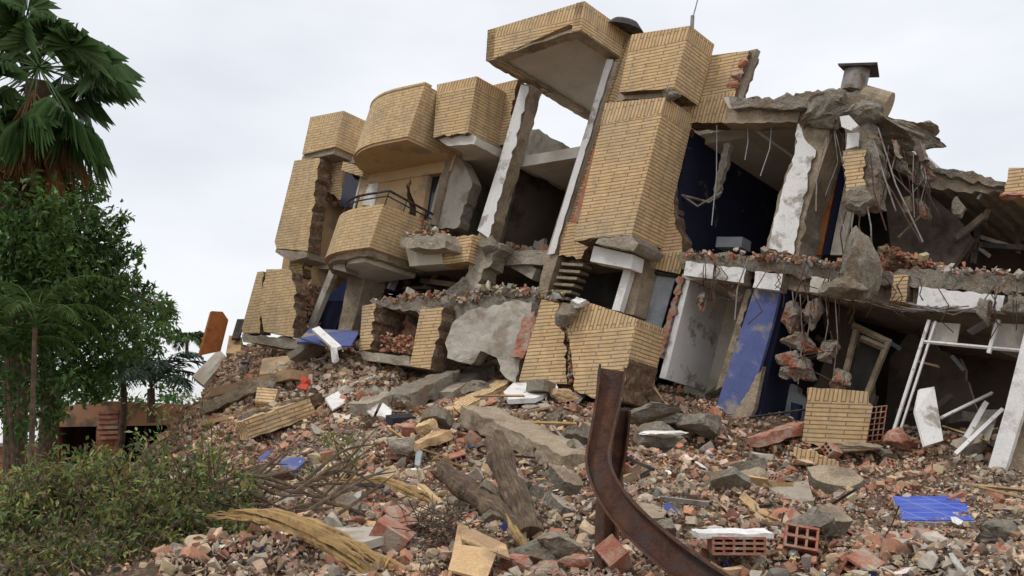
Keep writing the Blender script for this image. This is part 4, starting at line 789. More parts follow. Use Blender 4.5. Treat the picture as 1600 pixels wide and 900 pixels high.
def scatter(name, pos, size, kinds, pal, label, cat=None, flat=.55, mat='debris', kind='stuff', parent=None):
    n = len(pos); R = rotm(n, flat); which = RNG.integers(0, 10*len(kinds), n); pc = np.array([c for c, _ in pal]); pw = np.array([w for _, w in pal], float); pw /= pw.sum()
    col = pc[RNG.choice(len(pc), n, p=pw)]*RNG.uniform(.55, 1.2, (n, 1))*RNG.uniform(.94, 1.06, (n, 3))
    if n > 2000:   # patches where one kind of debris dominates
        a1 = np.sin(pos[:, 0]*1.1+1.7*np.sin(pos[:, 1]*.7))*np.cos(pos[:, 1]*.9-pos[:, 0]*.3)+.6*np.sin(pos[:, 0]*3.1+pos[:, 1]*2.3)*np.cos(pos[:, 1]*2.9)
        w1 = np.clip(a1*.9, 0, .75)[:, None]*(RNG.random((n, 1)) < .75); w2 = np.clip(-a1*.8, 0, .6)[:, None]*(RNG.random((n, 1)) < .75)
        lum = col.mean(1, keepdims=True); col = col*(1-w1)+w1*lum*V(1.42, .96, .70); col = col*(1-w2)+w2*lum*V(1.14, 1.0, .82)
    vv, ff, cc, base = [], [], [], 0
    for w in range(10*len(kinds)):
        m = np.where(which == w)[0]
        if not len(m): continue
        pv, pf = PRO[kinds[w//10]][w % 10]
        s = size[m][:, None, None]*RNG.uniform(.75, 1.3, (len(m), 1, 3)); q = np.einsum('nij,nkj->nki', R[m], pv[None]*s)+pos[m][:, None, :]
        vv.append(q.reshape(-1, 3)); ff.append((pf[None]+(np.arange(len(m))*len(pv))[:, None, None]+base).reshape(-1, 3)); cc.append(np.repeat(col[m], len(pv), 0)); base += len(m)*len(pv)
    me = bpy.data.meshes.new(name); fill(me, np.vstack(vv), np.vstack(ff), np.clip(np.vstack(cc), 0, 1)); me.materials.append(MATS[mat])
    o = bpy.data.objects.new(name, me); COL.objects.link(o)
    if parent: o.parent = parent; o.location = -WLOC[parent]
    return tag(o, label, cat, None, kind)
RED, RED2, TAN, GREY, DGREY, YEL, WHT, BLU, BRN = (.42, .19, .12), (.52, .27, .17), (.56, .435, .29), (.44, .40, .34), (.28, .255, .22), (.60, .43, .24), (.75, .73, .69), (.08, .12, .38), (.33, .235, .16)
def gpts(n, dmin, dmax, smin, smax, pw=2.2, lat=.62, sink=.25, lift=.02, scale=True):
    d = dmin*(dmax/dmin)**(RNG.random(n)**.85); x = RNG.uniform(-lat, lat, n)*d; s = smin*(smax/smin)**(RNG.random(n)**pw); s *= (.75+.035*d) if scale else 1
    xy = np.stack([x, d], 1); h = H(xy); return np.column_stack([xy, h+s*sink*RNG.uniform(-.3, 1.2, n)+lift]), s
def keep(p, s):   # the far left under the trees is soil, not rubble
    m = ~((p[:, 0] < -.35*p[:, 1]) & (RNG.random(len(p)) < .93)); return p[m], s[m]
p, s = keep(*gpts(34000, 3.6, 24, .025, .12)); scatter('brick_rubble', p, s, ('shard', 'brick', 'shard'), [(RED, 7), (RED2, 5), (TAN, 4), (YEL, 1.8), (BRN, 2.5), (GREY, .6)], 'broken red and tan brick bits covering the slope')
p, s = keep(*gpts(28000, 3.6, 24, .022, .13)); scatter('concrete_rubble', p, s, ('shard', 'shard', 'stone'), [(GREY, 4), (DGREY, 2), (TAN, 4), (BRN, 1.5), (WHT, .45)], 'grey and beige concrete crumbs covering the slope')
p, s = keep(*gpts(34000, 10.5, 23, .035, .15, 2.4, scale=False)); scatter('brick_rubble', p, s, ('shard', 'brick', 'shard'), [(RED, 7), (RED2, 5), (TAN, 6), (YEL, 3), (BRN, 2), (GREY, 1.5), (WHT, .4)], 'mixed brick and mortar bits on the upper slope by the building')
p, s = gpts(26000, 15, 22.5, .05, .17, 2.2, lat=.33, scale=False); m = p[:, 0] < .05*p[:, 1]; p, s = keep(p[m], s[m]); scatter('mortar_rubble', p, s, ('shard', 'brick'), [(TAN, 6), (RED2, 4), (RED, 3), (YEL, 3), (GREY, 3), (WHT, .7)], 'pale brick and mortar bits heaped on the upper left slope')
p, s = keep(*gpts(1700, 3.6, 22, .05, .19)); scatter('plaster_rubble', p, s, ('shard',), [(WHT, 3), (BLU, 1.2), (TAN, 2)], 'white and blue painted plaster flakes in the rubble')
p, s = keep(*gpts(60000, 4.2, 16, .016, .065, 2, scale=False)); scatter('brick_rubble', p, s, ('shard', 'shard', 'brick'), [(RED, 5), (RED2, 4.5), (TAN, 6), (YEL, 2), (BRN, 2), (GREY, 2.5), (DGREY, .8), (WHT, .5)], 'small mixed brick and mortar splinters between the larger pieces')
p, s = keep(*gpts(16000, 3.4, 12, .014, .05, 1.6, scale=False)); scatter('gravel', p, s, ('shard', 'stone'), [(RED, 3), (TAN, 4), (GREY, 3), (BRN, 3), (WHT, .4)], 'fine brick and concrete grit between the pieces')
# larger pieces as things of their own
def region(p):
    x = 800+FPX*p[0]/max(p[1], 1); near = p[1] < 8.5; mid = p[1] < 13
    side = 'left of the cut logs' if x < 680 else 'around the logs and rusty beam' if x < 1020 else 'below the blue column' if x < 1300 else 'around the blue tiled slab' if near or mid else 'under the right rooms'
    return ('in the near rubble ' if near else 'halfway up the rubble ' if mid else 'high on the rubble ')+side
def singles(n, nm, kinds, pal, smin, smax, lab, cat, group, dmin=4.3, dmax=19):
    ms = []
    for k in kinds:
        for i in range(6):
            for c, w in pal:
                pv, pf = PRO[k][i]; me = bpy.data.meshes.new(nm)
                bm = bmesh.new(); vs = [bm.verts.new(v) for v in pv]
                for f in pf: bm.faces.new([vs[j] for j in f])
                bmesh.ops.subdivide_edges(bm, edges=bm.edges[:], cuts=2, use_grid_fill=True)
                for v in bm.verts: v.co += noise.noise_vector(v.co*5+Vector((i*3, 0, 0)))*.045
                a = bm.verts.layers.float_color.new('Col')
                f_ = R_.uniform(.8, 1.15)
                for v in bm.verts: v[a] = (c[0]*f_, c[1]*f_, c[2]*f_, 1)
                bm.to_mesh(me); bm.free(); me.materials.append(MATS['debris']); me.shade_flat(); ms += [(me, c, k)]*w
    cn_ = {RED: 'dull red', RED2: 'orange red', YEL: 'yellow', BRN: 'brown', GREY: 'grey', DGREY: 'dark grey', TAN: 'beige'}
    p, s = gpts(n*2, dmin, dmax, smin, smax, 1.5, .52, .2, .02); p, s = keep(p, s); p, s = p[:n], s[:n]
    for q, z in zip(p, s):
        if q[1] < 8: z = min(z, .17)
        if (1370 < 800+FPX*q[0]/q[1] < 1550 and 7.4 < q[1] < 11.2) and z > .1: z = .08
        z = float(z)
        me, c, k = R_.choice(ms); o = bpy.data.objects.new(nm, me); COL.objects.link(o); o.location = q; o.scale = (z, z*R_.uniform(.8, 1.2), z*R_.uniform(.8, 1.2))
        o.rotation_euler = (R_.gauss(0, .45), R_.gauss(0, .45), R_.uniform(0, 6.28)); 
        tag(o, ('big ' if z > smin+(smax-smin)*.5 else 'small ' if z < smin+(smax-smin)*.2 else '')+{'shard': 'flat ', 'brick': 'blocky ', 'stone': 'lumpy '}[k]+cn_[c]+' '+lab+' '+region(q), cat, group)
singles(290, 'brick_fragment', ('brick', 'shard'), [(RED, 3), (RED2, 2), (YEL, 2), (BRN, 1)], .08, .22, 'brick piece', 'brick', 'loose brick fragments on the rubble slope')
singles(290, 'concrete_chunk', ('stone', 'shard'), [(GREY, 3), (DGREY, 1), (TAN, 4)], .10, .32, 'concrete chunk', 'concrete chunk', 'loose concrete chunks on the rubble slope')
def slab_piece(nm, q, size, th, mat, label, cat, group, rnd, lean=.45):
    ax = [V(*c) for c in Matrix.Rotation(rnd.uniform(0, 6.28), 3, 'Z').col]; e = Matrix.Rotation(rnd.gauss(0, lean), 3, 'X')@Matrix.Rotation(rnd.gauss(0, lean), 3, 'Y'); M_ = np.array(Matrix.Rotation(rnd.uniform(0, 6.28), 3, 'Z')@e)
    n = rnd.randint(5, 8); pts = []; asp = rnd.uniform(.45, 1)
    for k in range(n):
        a = (k+rnd.uniform(-.3, .3))/n*6.283; rr = size/2*rnd.uniform(.7, 1.1); a2 = (k+1)/n*6.283
        pts.append((rr*math.cos(a), rr*math.sin(a)*asp))
    pj = []
    for i, p_ in enumerate(pts):
        p2 = pts[(i+1) % n]; pj.append(p_)
        for t in (.33, .66): pj.append((p_[0]+(p2[0]-p_[0])*t+rnd.uniform(-1, 1)*size*.03, p_[1]+(p2[1]-p_[1])*t+rnd.uniform(-1, 1)*size*.03))
    b = MB().prism([q+M_@V(x, y, th/2) for x, y in pj], -(M_@V(0, 0, 1))*th); b.torn = set(range(1, 2+len(pj)))
    return tag(b.build(nm, mat, None, basis=[M_[:, 0], M_[:, 1], M_[:, 2]], rough=(max(.05, size*.12), size*.012, 5)), label, cat, group)
rs = random.Random(31)
for i in range(95):
    q, s_ = gpts(1, 6.0, 18.5, .24, .9, 2.2, .5); q = q[0]; s_ = float(s_[0])*.8
    if q[0] < -.27*q[1]: q[0] += .35*q[1]; q[2] = hz(q[0], q[1])
    if q[1] < 9: s_ = min(s_, .34)
    pxx = 800+FPX*q[0]/q[1]
    if (pxx > 1330 and q[1] < 11.5) or (pxx < 520 and q[1] < 8.5): continue
    nm, mt, cn2 = rs.choice([('wall_chunk', YB, 'yellow brick'), ('wall_chunk', 'brown_concrete', 'dusty brown'), ('slab_piece', 'concrete', 'grey concrete'), ('slab_piece', 'brown_concrete', 'brown concrete'), ('slab_piece', 'broken_concrete', 'rough pale concrete'), ('wall_chunk', 'clay', 'red brick'), ('slab_piece', 'concrete', 'grey concrete')])
    slab_piece(nm, q+V(0, 0, .03), s_, min(.16, s_*rs.uniform(.14, .4)), mt, ('large ' if s_ > .55 else 'small ' if s_ < .3 else 'medium ')+rs.choice(['cracked ', 'tilted ', 'ragged ', 'half buried ', 'angular '])+cn2+' slab '+region(q), 'slab', 'broken slabs and wall chunks on the rubble slope', rs)
for i in range(60):
    q, s_ = gpts(1, 6.5, 18, .2, .2, 1, .5); q = q[0]
    if q[0] < -.27*q[1]: q[0] += .35*q[1]; q[2] = hz(q[0], q[1])
    if q[1] < 8.5 and q[0] < -.1*q[1] or q[0] > .33*q[1] and q[1] < 11.5: continue
    L = rs.uniform(.25, 1.0); mt, cn2, w_, t_ = rs.choice([('wood_board', 'brown wooden lath', .05, .025), ('plywood', 'pale wooden lath', .07, .02), ('rust', 'rusty thin bar', .014, .014), ('grey_metal', 'grey metal strip', .03, .02), ('dark_metal', 'dark thin pipe', .025, .025), ('split_wood', 'yellow wood splinter', .04, .02)])
    tag(MB().obox(q+V(0, 0, .08+L*.06), frame(rs.uniform(0, 6.28), rs.gauss(0, .25), rs.uniform(0, 3)), (L, w_, t_)).build('loose_lath', mt, None), ('long ' if L > .8 else 'short ' if L < .5 else '')+cn2+rs.choice([' leaning ', ' lying flat ', ' poking out '])+region(q), 'lath', 'loose laths and bars in the rubble')
for i in range(26):
    q, s_ = gpts(1, 5.2, 15, .2, .2, 1, .45); q = q[0]
    if q[0] < -.28*q[1]: q[0] = abs(q[0]); q[2] = hz(q[0], q[1])
    if q[0] > .34*q[1] and 7 < q[1] < 11.5: continue
    hollow_block(q+V(0, 0, .05), frame(R_.uniform(0, 6.28), R_.gauss(0, .3), R_.gauss(0, .5)), R_.uniform(.12, .24), .19, .14, 3, 2, 'clay', ('steeply tipped ', 'flat lying ', 'corner up ', 'half sunk ', 'end facing ')[i % 5]+('short', 'long', 'chipped')[i % 3]+' hollow red brick '+region(q), 'broken hollow bricks on the rubble slope')
# rubble lying on the ledges and slabs of the building
def ledge_rubble(pts, off, dep, n, smin, smax, pal, label, hgt=.12):
    a = RNG.random(n); i = np.minimum((a*(len(pts)-1)).astype(int), len(pts)-2); f = a*(len(pts)-1)-i
    P2 = np.array([on(off, *p) for p in pts]); q = P2[i]*(1-f)[:, None]+P2[i+1]*f[:, None]+ER*RNG.uniform(0, dep, (n, 1))+V(0, 0, 1)*(RNG.random((n, 1))**1.5*hgt*.6)
    s = smin*(smax/smin)**(RNG.random(n)**2); scatter('ledge_rubble', q, s, ('shard', 'brick', 'stone'), pal, label)
BP = [(RED, 4), (RED2, 2), (TAN, 3), (GREY, 3), (DGREY, 1), (WHT, .4)]
ledge_rubble([(1068, 400), (1180, 402), (1262, 408)], .5, 1.2, 700, .04, .16, BP, 'brick bits heaped on the torn slab left of the white column', .2)
ledge_rubble([(1368, 424), (1380, 390), (1440, 408), (1480, 425)], .3, 1.6, 900, .04, .16, [(RED, 6), (RED2, 4), (TAN, 2), (GREY, 1)], 'red brick heap on the slab right of the hanging column', .15)
ledge_rubble([(1260, 410), (1330, 420), (1380, 430)], .45, 1.0, 500, .04, .15, BP, 'grey crumbs on the slab under the hanging beam', .15)
ledge_rubble([(1470, 424), (1540, 430), (1640, 436)], .4, 2.0, 800, .04, .2, [(GREY, 4), (DGREY, 3), (RED, 2), (WHT, 1)], 'grey debris on the slab at the right edge', .2)
ledge_rubble([(628, 374), (690, 368)], .85, .9, 260, .04, .16, [(RED2, 4), (RED, 3), (TAN, 3), (WHT, .6)], 'red bricks piled on the small concrete ledge', .25)
ledge_rubble([(632, 380), (650, 345), (668, 360)], .3, .5, 160, .05, .2, BP, 'brick bits spilling at the foot of the tan wall', .1)
ledge_rubble([(580, 474), (640, 466), (705, 466)], .8, 1.1, 600, .04, .17, BP, 'brick rubble on the ledge over the open recess', .22)
ledge_rubble([(715, 475), (770, 460), (838, 462)], .8, 1.4, 900, .04, .2, [(GREY, 4), (TAN, 4), (RED, 2), (DGREY, 2), (WHT, .5)], 'grey rubble heaped above the plastered wall slab', .35)
ledge_rubble([(590, 545), (645, 552)], .85, .7, 420, .05, .16, [(RED, 6), (RED2, 3), (TAN, 1)], 'red brick rubble filling the open recess', .5)
ledge_rubble([(760, 380), (800, 388), (850, 392)], -.4, 1.6, 300, .05, .2, BP, 'rubble on the middle floor behind the tall column', .15)
ledge_rubble([(470, 440), (462, 480), (466, 520)], .25, .5, 260, .05, .14, [(RED, 3), (BRN, 3), (TAN, 2)], 'brown brick bits along the torn left wall end', .05)
ledge_rubble([(882, 500), (890, 540), (888, 600)], 1.35, .25, 220, .04, .13, [(RED, 4), (BRN, 4), (DGREY, 2)], 'brick bits filling the crack between the yellow panels', .05)
ledge_rubble([(505, 245), (512, 290), (505, 320)], .0, .5, 120, .04, .12, [(BRN, 4), (RED, 2)], 'dark brick bits in the torn gap at the left balcony', .05)
# ------------------------------------------------------------ rusty steel beam
def catmull(pts, n=6):
    pts = [np.array(p, float) for p in pts]; P4 = [2*pts[0]-pts[1]]+pts+[2*pts[-1]-pts[-2]]; out = []
    for i in range(1, len(P4)-2):
        for k in range(n):
            t = k/n; a, b, c, d = P4[i-1:i+3]; out.append(.5*((2*b)+(c-a)*t+(2*a-5*b+4*c-d)*t*t+(3*b-a-3*c+d)*t**3))
    return out+[pts[-1]]
def steel(path, sep, h, w, name, parent, tf=.013, tw=.011, seed=1, hs=None):
    pp = catmull(path, 8); ss = catmull(sep, 8); b = MB(); n = len(pp); H_ = catmull([[x] for x in (hs or [h]*len(path))], 8)
    vs = []
    for i in range(n):
        t = pp[min(i+1, n-1)]-pp[max(i-1, 0)]; t /= np.linalg.norm(t); s = ss[i]-t*np.dot(ss[i], t); s /= np.linalg.norm(s); y = np.cross(t, s); hh = H_[i][0]/2; ww = w/2
        for (u, v) in ((-hh, -ww), (-hh+tf, -ww), (-hh+tf, -tw/2), (hh-tf, -tw/2), (hh-tf, -ww), (hh, -ww), (hh, ww), (hh-tf, ww), (hh-tf, tw/2), (-hh+tf, tw/2), (-hh+tf, ww), (-hh, ww)):
            vs.append(pp[i]+s*u+y*v)
    fs = [(i*12+k, i*12+(k+1) % 12, (i+1)*12+(k+1) % 12, (i+1)*12+k) for i in range(n-1) for k in range(12)]+[tuple(range(12)), tuple(range((n-1)*12, n*12))[::-1]]
    return b.add(vs, fs).build(name, 'rust', parent)
sb = thing('steel_beam', P(945, 900, 4.9), 'twisted rusty steel beam standing up in the foreground rubble', 'steel beam')
steel([P(956, 578, 5.6), P(950, 630, 5.5), P(940, 680, 5.35), P(938, 735, 5.15), P(972, 795, 4.9), P(1040, 860, 4.6), P(1130, 925, 4.3), P(1200, 960, 4.2)],
      [V(1, 0, 0), V(1, 0, .05), V(.98, .1, .1), V(.75, .3, .6), V(.55, .2, .85), V(.5, .1, .9), V(.5, 0, .9), V(.5, 0, .9)], .165, .115, 'bent_length', sb, hs=[.155, .145, .13, .135, .145, .15, .155, .16])
steel([P(968, 640, 5.62), P(962, 700, 5.6), P(950, 780, 5.5), P(948, 860, 5.4), P(946, 935, 5.35)], [V(1, .3, 0)]*5, .1, .11, 'upright_length', sb)
# ------------------------------------------------------------ logs and split timber
def log(path, rad, label, seed):
    pp = catmull(path, 6); n = len(pp); rr = [rad*(1+.13*math.sin(i*.9+seed)+.06*math.sin(i*2.3)) for i in range(n)]
    b = MB().tube(pp, rr, 18); 
    r = random.Random(seed)
    for i in range(18): b.v[i] = b.v[i]+(pp[0]-pp[1])/np.linalg.norm(pp[0]-pp[1])*r.uniform(-.03, .05)
    o = b.build('log', 'bark', None, smooth=False); bm = bmesh.new(); bm.from_mesh(o.data)
    bmesh.ops.subdivide_edges(bm, edges=bm.edges[:], cuts=1, use_grid_fill=True)
    for v in bm.verts: v.co += noise.noise_vector(v.co*9+Vector((seed, 0, 0)))*rad*.10+noise.noise_vector(v.co*30)*rad*.07
    bm.to_mesh(o.data); bm.free(); return tag(o, label, 'log')
log([P(690, 735, 7.01), P(730, 765, 6.84), P(770, 795, 6.67), P(812, 828, 6.50)], .076, 'mossy cut log lying with its end pointing up to the left', 3)
log([P(775, 690, 7.23), P(790, 740, 6.95), P(812, 790, 6.67), P(828, 838, 6.44)], .09, 'thicker cut log standing steeply beside the lying log', 5)
def splinter(path, w, n, label, seed, spread):
    r = random.Random(seed); t = thing('split_timber', path[0], label, 'timber'); pp = catmull(path, 6)
    for k in range(n):
        b = MB(); a = int(r.uniform(0, .35)*len(pp)) if k else 0; e = len(pp)-int(r.uniform(0, .2)*len(pp)) if k else len(pp)
        o = V(r.uniform(-1, 1), r.uniform(-.5, .5), r.uniform(-1, 1))*spread; q = [pp[i]+o*(.4+.8*(i/len(pp)))+V(r.gauss(0, 1), 0, r.gauss(0, 1))*.004 for i in range(a, e)]
        if len(q) < 3: continue
        m = len(q); b.tube(q, [w*r.uniform(.5, 1)*min(1, .12+3.2*i/m, .3+3*(m-1-i)/m) for i in range(m)], 5); b.build('splinter', 'split_wood', t)
    return t
splinter([P(325, 806, 5.94), P(400, 806, 5.82), P(470, 825, 5.60), P(540, 862, 5.38), P(600, 905, 5.15)], .021, 26, 'pale split tree limb curving out of the bush in the foreground', 4, .06)
splinter([P(470, 830, 5.82), P(560, 860, 5.60), P(640, 900, 5.38), P(690, 925, 5.26)], .018, 16, 'second pale split limb just right of the curving one', 5, .04)
splinter([P(520, 752, 8.51), P(590, 752, 8.40), P(640, 770, 8.18), P(700, 800, 7.95)], .022, 12, 'thin splintered branch lying behind the curving limb', 6, .04)
splinter([P(790, 800, 6.27), P(815, 840, 6.05), P(862, 905, 5.82)], .022, 6, 'yellow splintered stub at the foot of the standing log', 8, .03)
tw = MB(); r = random.Random(3)
for k in range(150):
    c = P(r.uniform(625, 722), r.uniform(795, 885), r.uniform(5.9, 6.4)); d_ = V(r.gauss(0, 1), r.gauss(0, .6), r.gauss(0, .5)); d_ /= np.linalg.norm(d_); L = r.uniform(.05, .2)
    tw.tube([c-d_*L, c+V(0, 0, r.uniform(-.02, .03)), c+d_*L], .0035, 3, False)
tag(tw.build('dry_twigs', 'bark', None), 'tangle of dry twigs and grass left of the plywood box', None, None, 'stuff')
# ------------------------------------------------------------ vegetation
def leaf_mesh(cen, size, cols, drop=.3, asp=.42, nrm=None):
    n = len(cen); d = RNG.normal(size=(n, 3)); d[:, 2] -= drop; d /= np.linalg.norm(d, axis=1)[:, None]
    s = np.cross(d, RNG.normal(size=(n, 3))*.5+V(0, 0, 1)); s /= np.linalg.norm(s, axis=1)[:, None]+1e-9; u = np.cross(s, d)
    L = size[:, None]; v = np.stack([cen, cen+d*L*.45+s*L*asp*.5+u*L*.08, cen+d*L, cen+d*L*.45-s*L*asp*.5+u*L*.08], 1).reshape(-1, 3)
    i = np.arange(n)[:, None]*4; f = np.concatenate([i+[[0, 1, 2]], i+[[0, 2, 3]]]); return v, f, np.repeat(cols, 4, 0)
def foliage(name, clumps, per, lsize, pal, parent, drop=.3, asp=.42, mat='leaf', jitter=.2):
    """clumps: (centre, radius): sprays of leaves through the volume, most of them toward its outside"""
    C, S_, K = [], [], []
    pc = np.array([c for c, _ in pal]); pw = np.array([w for _, w in pal], float); pw /= pw.sum()
    for c, r in clumps:
        m = max(3, int(per*r*r)); nsp = max(2, m//14); dirs = RNG.normal(size=(nsp, 3)); dirs /= np.linalg.norm(dirs, axis=1)[:, None]
        sc = c+dirs*(r*RNG.uniform(.25, 1, (nsp, 1))**.6); tone = RNG.uniform(.65, 1.3, nsp)
        tone = tone**1.5; k = RNG.integers(0, nsp, m); C.append(sc[k]+RNG.normal(size=(m, 3))*r*jitter); S_.append(lsize*RNG.uniform(.6, 1.3, m)); K.append(pc[RNG.choice(len(pc), m, p=pw)]*tone[k][:, None]*RNG.uniform(.8, 1.2, (m, 1)))
    v, f, c = leaf_mesh(np.vstack(C), np.concatenate(S_), np.vstack(K), drop, asp)
    me = bpy.data.meshes.new(name); org = WLOC[parent] if parent else Vector((0, 0, 0)); fill(me, v-np.array(org), f, np.clip(c, 0, 1)); me.materials.append(MATS[mat])
    o = bpy.data.objects.new(name, me); COL.objects.link(o); WLOC[o] = org
    if parent: o.parent = parent
    return o
G1, G2, G3, OL, DRY = (.045, .10, .025), (.07, .145, .035), (.13, .21, .05), (.17, .185, .055), (.26, .16, .075)
def tree(base, limbs, clumps, per, ls, pal, label, trunk_r, name='broadleaf_tree', mat='bark'):
    t = thing(name, base, label, 'tree'); b = MB(); base = V(*base); top = V(*limbs[0])
    b.tube(catmull([base, base*.5+top*.5+V(.1, 0, 0), top], 5), [trunk_r*(1-.04*i) for i in range(11)], 10)
    for c, r in clumps[::2]:
        s = limbs[int(RNG.integers(0, len(limbs)))]; s = V(*s); m = (s+c)/2+V(RNG.normal()*.15, RNG.normal()*.15, .1); pp = catmull([s-(s-base)*RNG.uniform(.0, .25), m, c], 4); n = len(pp)
        b.tube(pp, [trunk_r*.33*(1-.85*i/n) for i in range(n)], 5)
    b.build('trunk', mat, t); foliage('crown', clumps, per, ls, pal, t); return t
def clump_list(lst, d0, d1): return [(P(x, y, random.uniform(d0, d1)), r) for x, y, r in lst for _ in range(2)]
big = [(20, 250, .6), (60, 255, .6), (20, 300, .9), (90, 300, .7), (120, 320, .5), (40, 350, .9), (110, 370, .8), (150, 350, .4), (160, 400, .5), (180, 385, .35), (30, 410, .9), (90, 430, .9), (150, 440, .6), (185, 425, .35), (200, 445, .3),
       (230, 445, .22), (20, 480, .8), (80, 490, .8), (140, 490, .6), (190, 480, .5), (235, 490, .35), (255, 480, .2), (170, 540, .6), (220, 530, .4), (50, 550, .7), (110, 560, .7), (-30, 330, .9), (-30, 430, .9), (-30, 530, .8), (150, 590, .5), (60, 600, .6), (0, 600, .6)]
BT = tree(P(70, 760, 20), [P(70, 520, 20), P(100, 450, 20), P(40, 430, 20)], clump_list(big+[(10, 270, .6), (70, 300, .7), (60, 380, .8), (0, 380, .8), (130, 400, .6), (60, 460, .8), (120, 520, .7), (20, 520, .7), (165, 470, .5), (200, 400, .25), (150, 300, .25), (190, 350, .2)], 16.9, 20.6), 760, .15, [(G1, 4), (G2, 4), (G3, 1.4)], 'large dark green broadleaf tree at the left edge behind the brick house', .22)
lo = [(170, 470, .4), (215, 500, .45), (250, 500, .35), (190, 545, .5), (240, 540, .3), (150, 520, .45), (205, 570, .35), (265, 520, .25), (225, 470, .35), (180, 600, .35), (230, 590, .3), (150, 580, .4), (255, 470, .2), (120, 600, .4)]
tree(P(185, 720, 24), [P(190, 560, 24), P(215, 540, 24)], clump_list(lo, 23, 25), 900, .17, [(G2, 4), (G3, 2), ((.09, .15, .08), 2)], 'lighter thin leaved tree right of the large dark tree', .1)
ls_ = [(x, y, r) for x in range(-40, 290, 26) for y, r in ((600+random.uniform(-14, 14), .5), (640+random.uniform(-10, 10), .45))]
tree(P(120, 760, 31), [P(120, 660, 31)], [(P(x, y, random.uniform(29.5, 32)), r) for x, y, r in ls_ if not 180 < x < 330 or y > 600], 800, .2, [(G1, 5), (G2, 3)], 'dark hedge like bushes showing behind the brick house roof', .1, 'hedge')
# fan palm
def fan_leaf(b, hub, d, pet, R, droop, seg=34, spread=2.1, dead=False):
    d = d/np.linalg.norm(d); end = hub+d*pet; end = end+V(0, 0, -droop*pet*.3); b.tube([hub, (hub+end)/2+V(0, 0, .03), end], .012, 4, False)
    s = np.cross(d, V(0, 0, 1)); s /= np.linalg.norm(s)+1e-9; u = np.cross(s, d); tilt = random.uniform(-.7, .7); s = s*math.cos(tilt)+u*math.sin(tilt); u = np.cross(s, d)
    for k in range(seg):
        a = (k/(seg-1)-.5)*2*spread; q = d*math.cos(a)+s*math.sin(a); w = np.cross(q, u); L = R*random.uniform(.85, 1.08)*(1-.25*abs(a)/spread)
        m = end+q*L*.55+u*.02*(-1)**k; tip = end+q*L+V(random.gauss(0, .03), 0, -1)*L*(.35*droop+random.uniform(0, .3)); ww = L*.02
        b.add([end, m+w*ww, m-w*ww, tip], [(0, 1, 3), (0, 3, 2)])
foliage('crown', [(P(x, y, random.uniform(15.4, 16.6)), r) for x, y, r in [(20, 270, .3), (80, 330, .45), (30, 305, .45), (100, 350, .45), (50, 360, .55), (70, 420, .6), (20, 430, .5), (110, 440, .45), (60, 480, .5), (10, 350, .5), (85, 520, .45), (40, 540, .5), (90, 580, .35), (60, 620, .4), (20, 620, .4), (90, 650, .3), (40, 670, .4), (5, 660, .4), (120, 290, .25)]], 900, .14, [(G1, 3), (G2, 4), (G3, 1.2)], BT)
fp_ = thing('fan_palm', P(22, 770, 17.5), 'tall fan palm with a skirt of dead brown fronds at the upper left', 'palm tree')
hub = P(60, 105, 17)
MB().tube(catmull([P(22, 770, 17.5), P(30, 500, 17.3), P(60, 125, 17)], 6), .2, 10).build('trunk', 'bark', fp_)
random.seed(12)
lf = MB()
for k in range(42):
    a = k*2.4; e = random.uniform(-.75, 1.35); d_ = V(math.cos(a)*math.cos(e), math.sin(a)*math.cos(e), math.sin(e)); fan_leaf(lf, hub+V(0, 0, .0), d_, random.uniform(.8, 1.25), random.uniform(.68, .88), 1.1-.4*math.sin(e))
lf.build('crown', 'green_frond', fp_)
dl = MB()
for k in range(34):
    a = k*2.4+.5; e = random.uniform(-1.4, -.8); d_ = V(math.cos(a)*math.cos(e), math.sin(a)*math.cos(e), math.sin(e)); fan_leaf(dl, hub+V(0, -.1, -.45), d_, random.uniform(.7, 1.25), random.uniform(.6, .85), .9, 18, .6)
dl.build('dead_fronds', 'dead_leaf', fp_)
# feather palms
def feather(b, hub, az, el, L, n=30, lw=.03, ll=.32):
    pp = []; p = V(*hub); e = el
    for i in range(11): pp.append(p); p = p+V(math.cos(az)*math.cos(e), math.sin(az)*math.cos(e), math.sin(e))*L/10; e -= .2
    b.tube(pp, [.014*(1-.08*i) for i in range(11)], 4, False)
    for k in range(n):
        t = .18+.82*k/n; i = min(int(t*10), 9); f = t*10-i; c = pp[i]*(1-f)+pp[i+1]*f; d = pp[i+1]-pp[i]; d /= np.linalg.norm(d); s = np.cross(d, V(0, 0, 1)); s /= np.linalg.norm(s)+1e-9
        l = ll*math.sin(math.pi*min(1, .25+t*.75))+.05
        for sg in (-1, 1):
            q = s*sg*.8+d*.6+V(random.gauss(0, .12), random.gauss(0, .12), -.25+random.gauss(0, .16)); q /= np.linalg.norm(q); w = np.cross(q, V(0, 0, 1)); w /= np.linalg.norm(w)+1e-9
            b.add([c, c+q*l*.5+w*lw/2, c+q*l*.5-w*lw/2, c+q*l+V(0, 0, -.06)], [(0, 1, 3), (0, 3, 2)])
def feather_palm(base, hub, n, L, mat, label, tr=.05, up=.9, ll=.32, lw=.03):
    t = thing('feather_palm', base, label, 'palm tree'); MB().tube([base, hub], [tr*1.2, tr], 8).build('trunk', 'bark', t)
    b = MB()
    for k in range(n): feather(b, hub, k*2.4, up+random.uniform(-.45, .4), L*random.uniform(.8, 1.1), ll=ll, lw=lw)
    b.build('crown', mat, t)
feather_palm(P(48, 740, 15), P(55, 510, 15), 10, 1.5, 'pale_frond', 'slender feather palm with yellowish green fronds in front of the brick house', .038, 1.15, .26, .022)
feather_palm(P(22, 740, 15.6), P(12, 560, 15.6), 9, 1.25, 'pale_frond', 'shorter yellow green palm at the left edge beside the slender one', .035, 1.15, .24, .022)
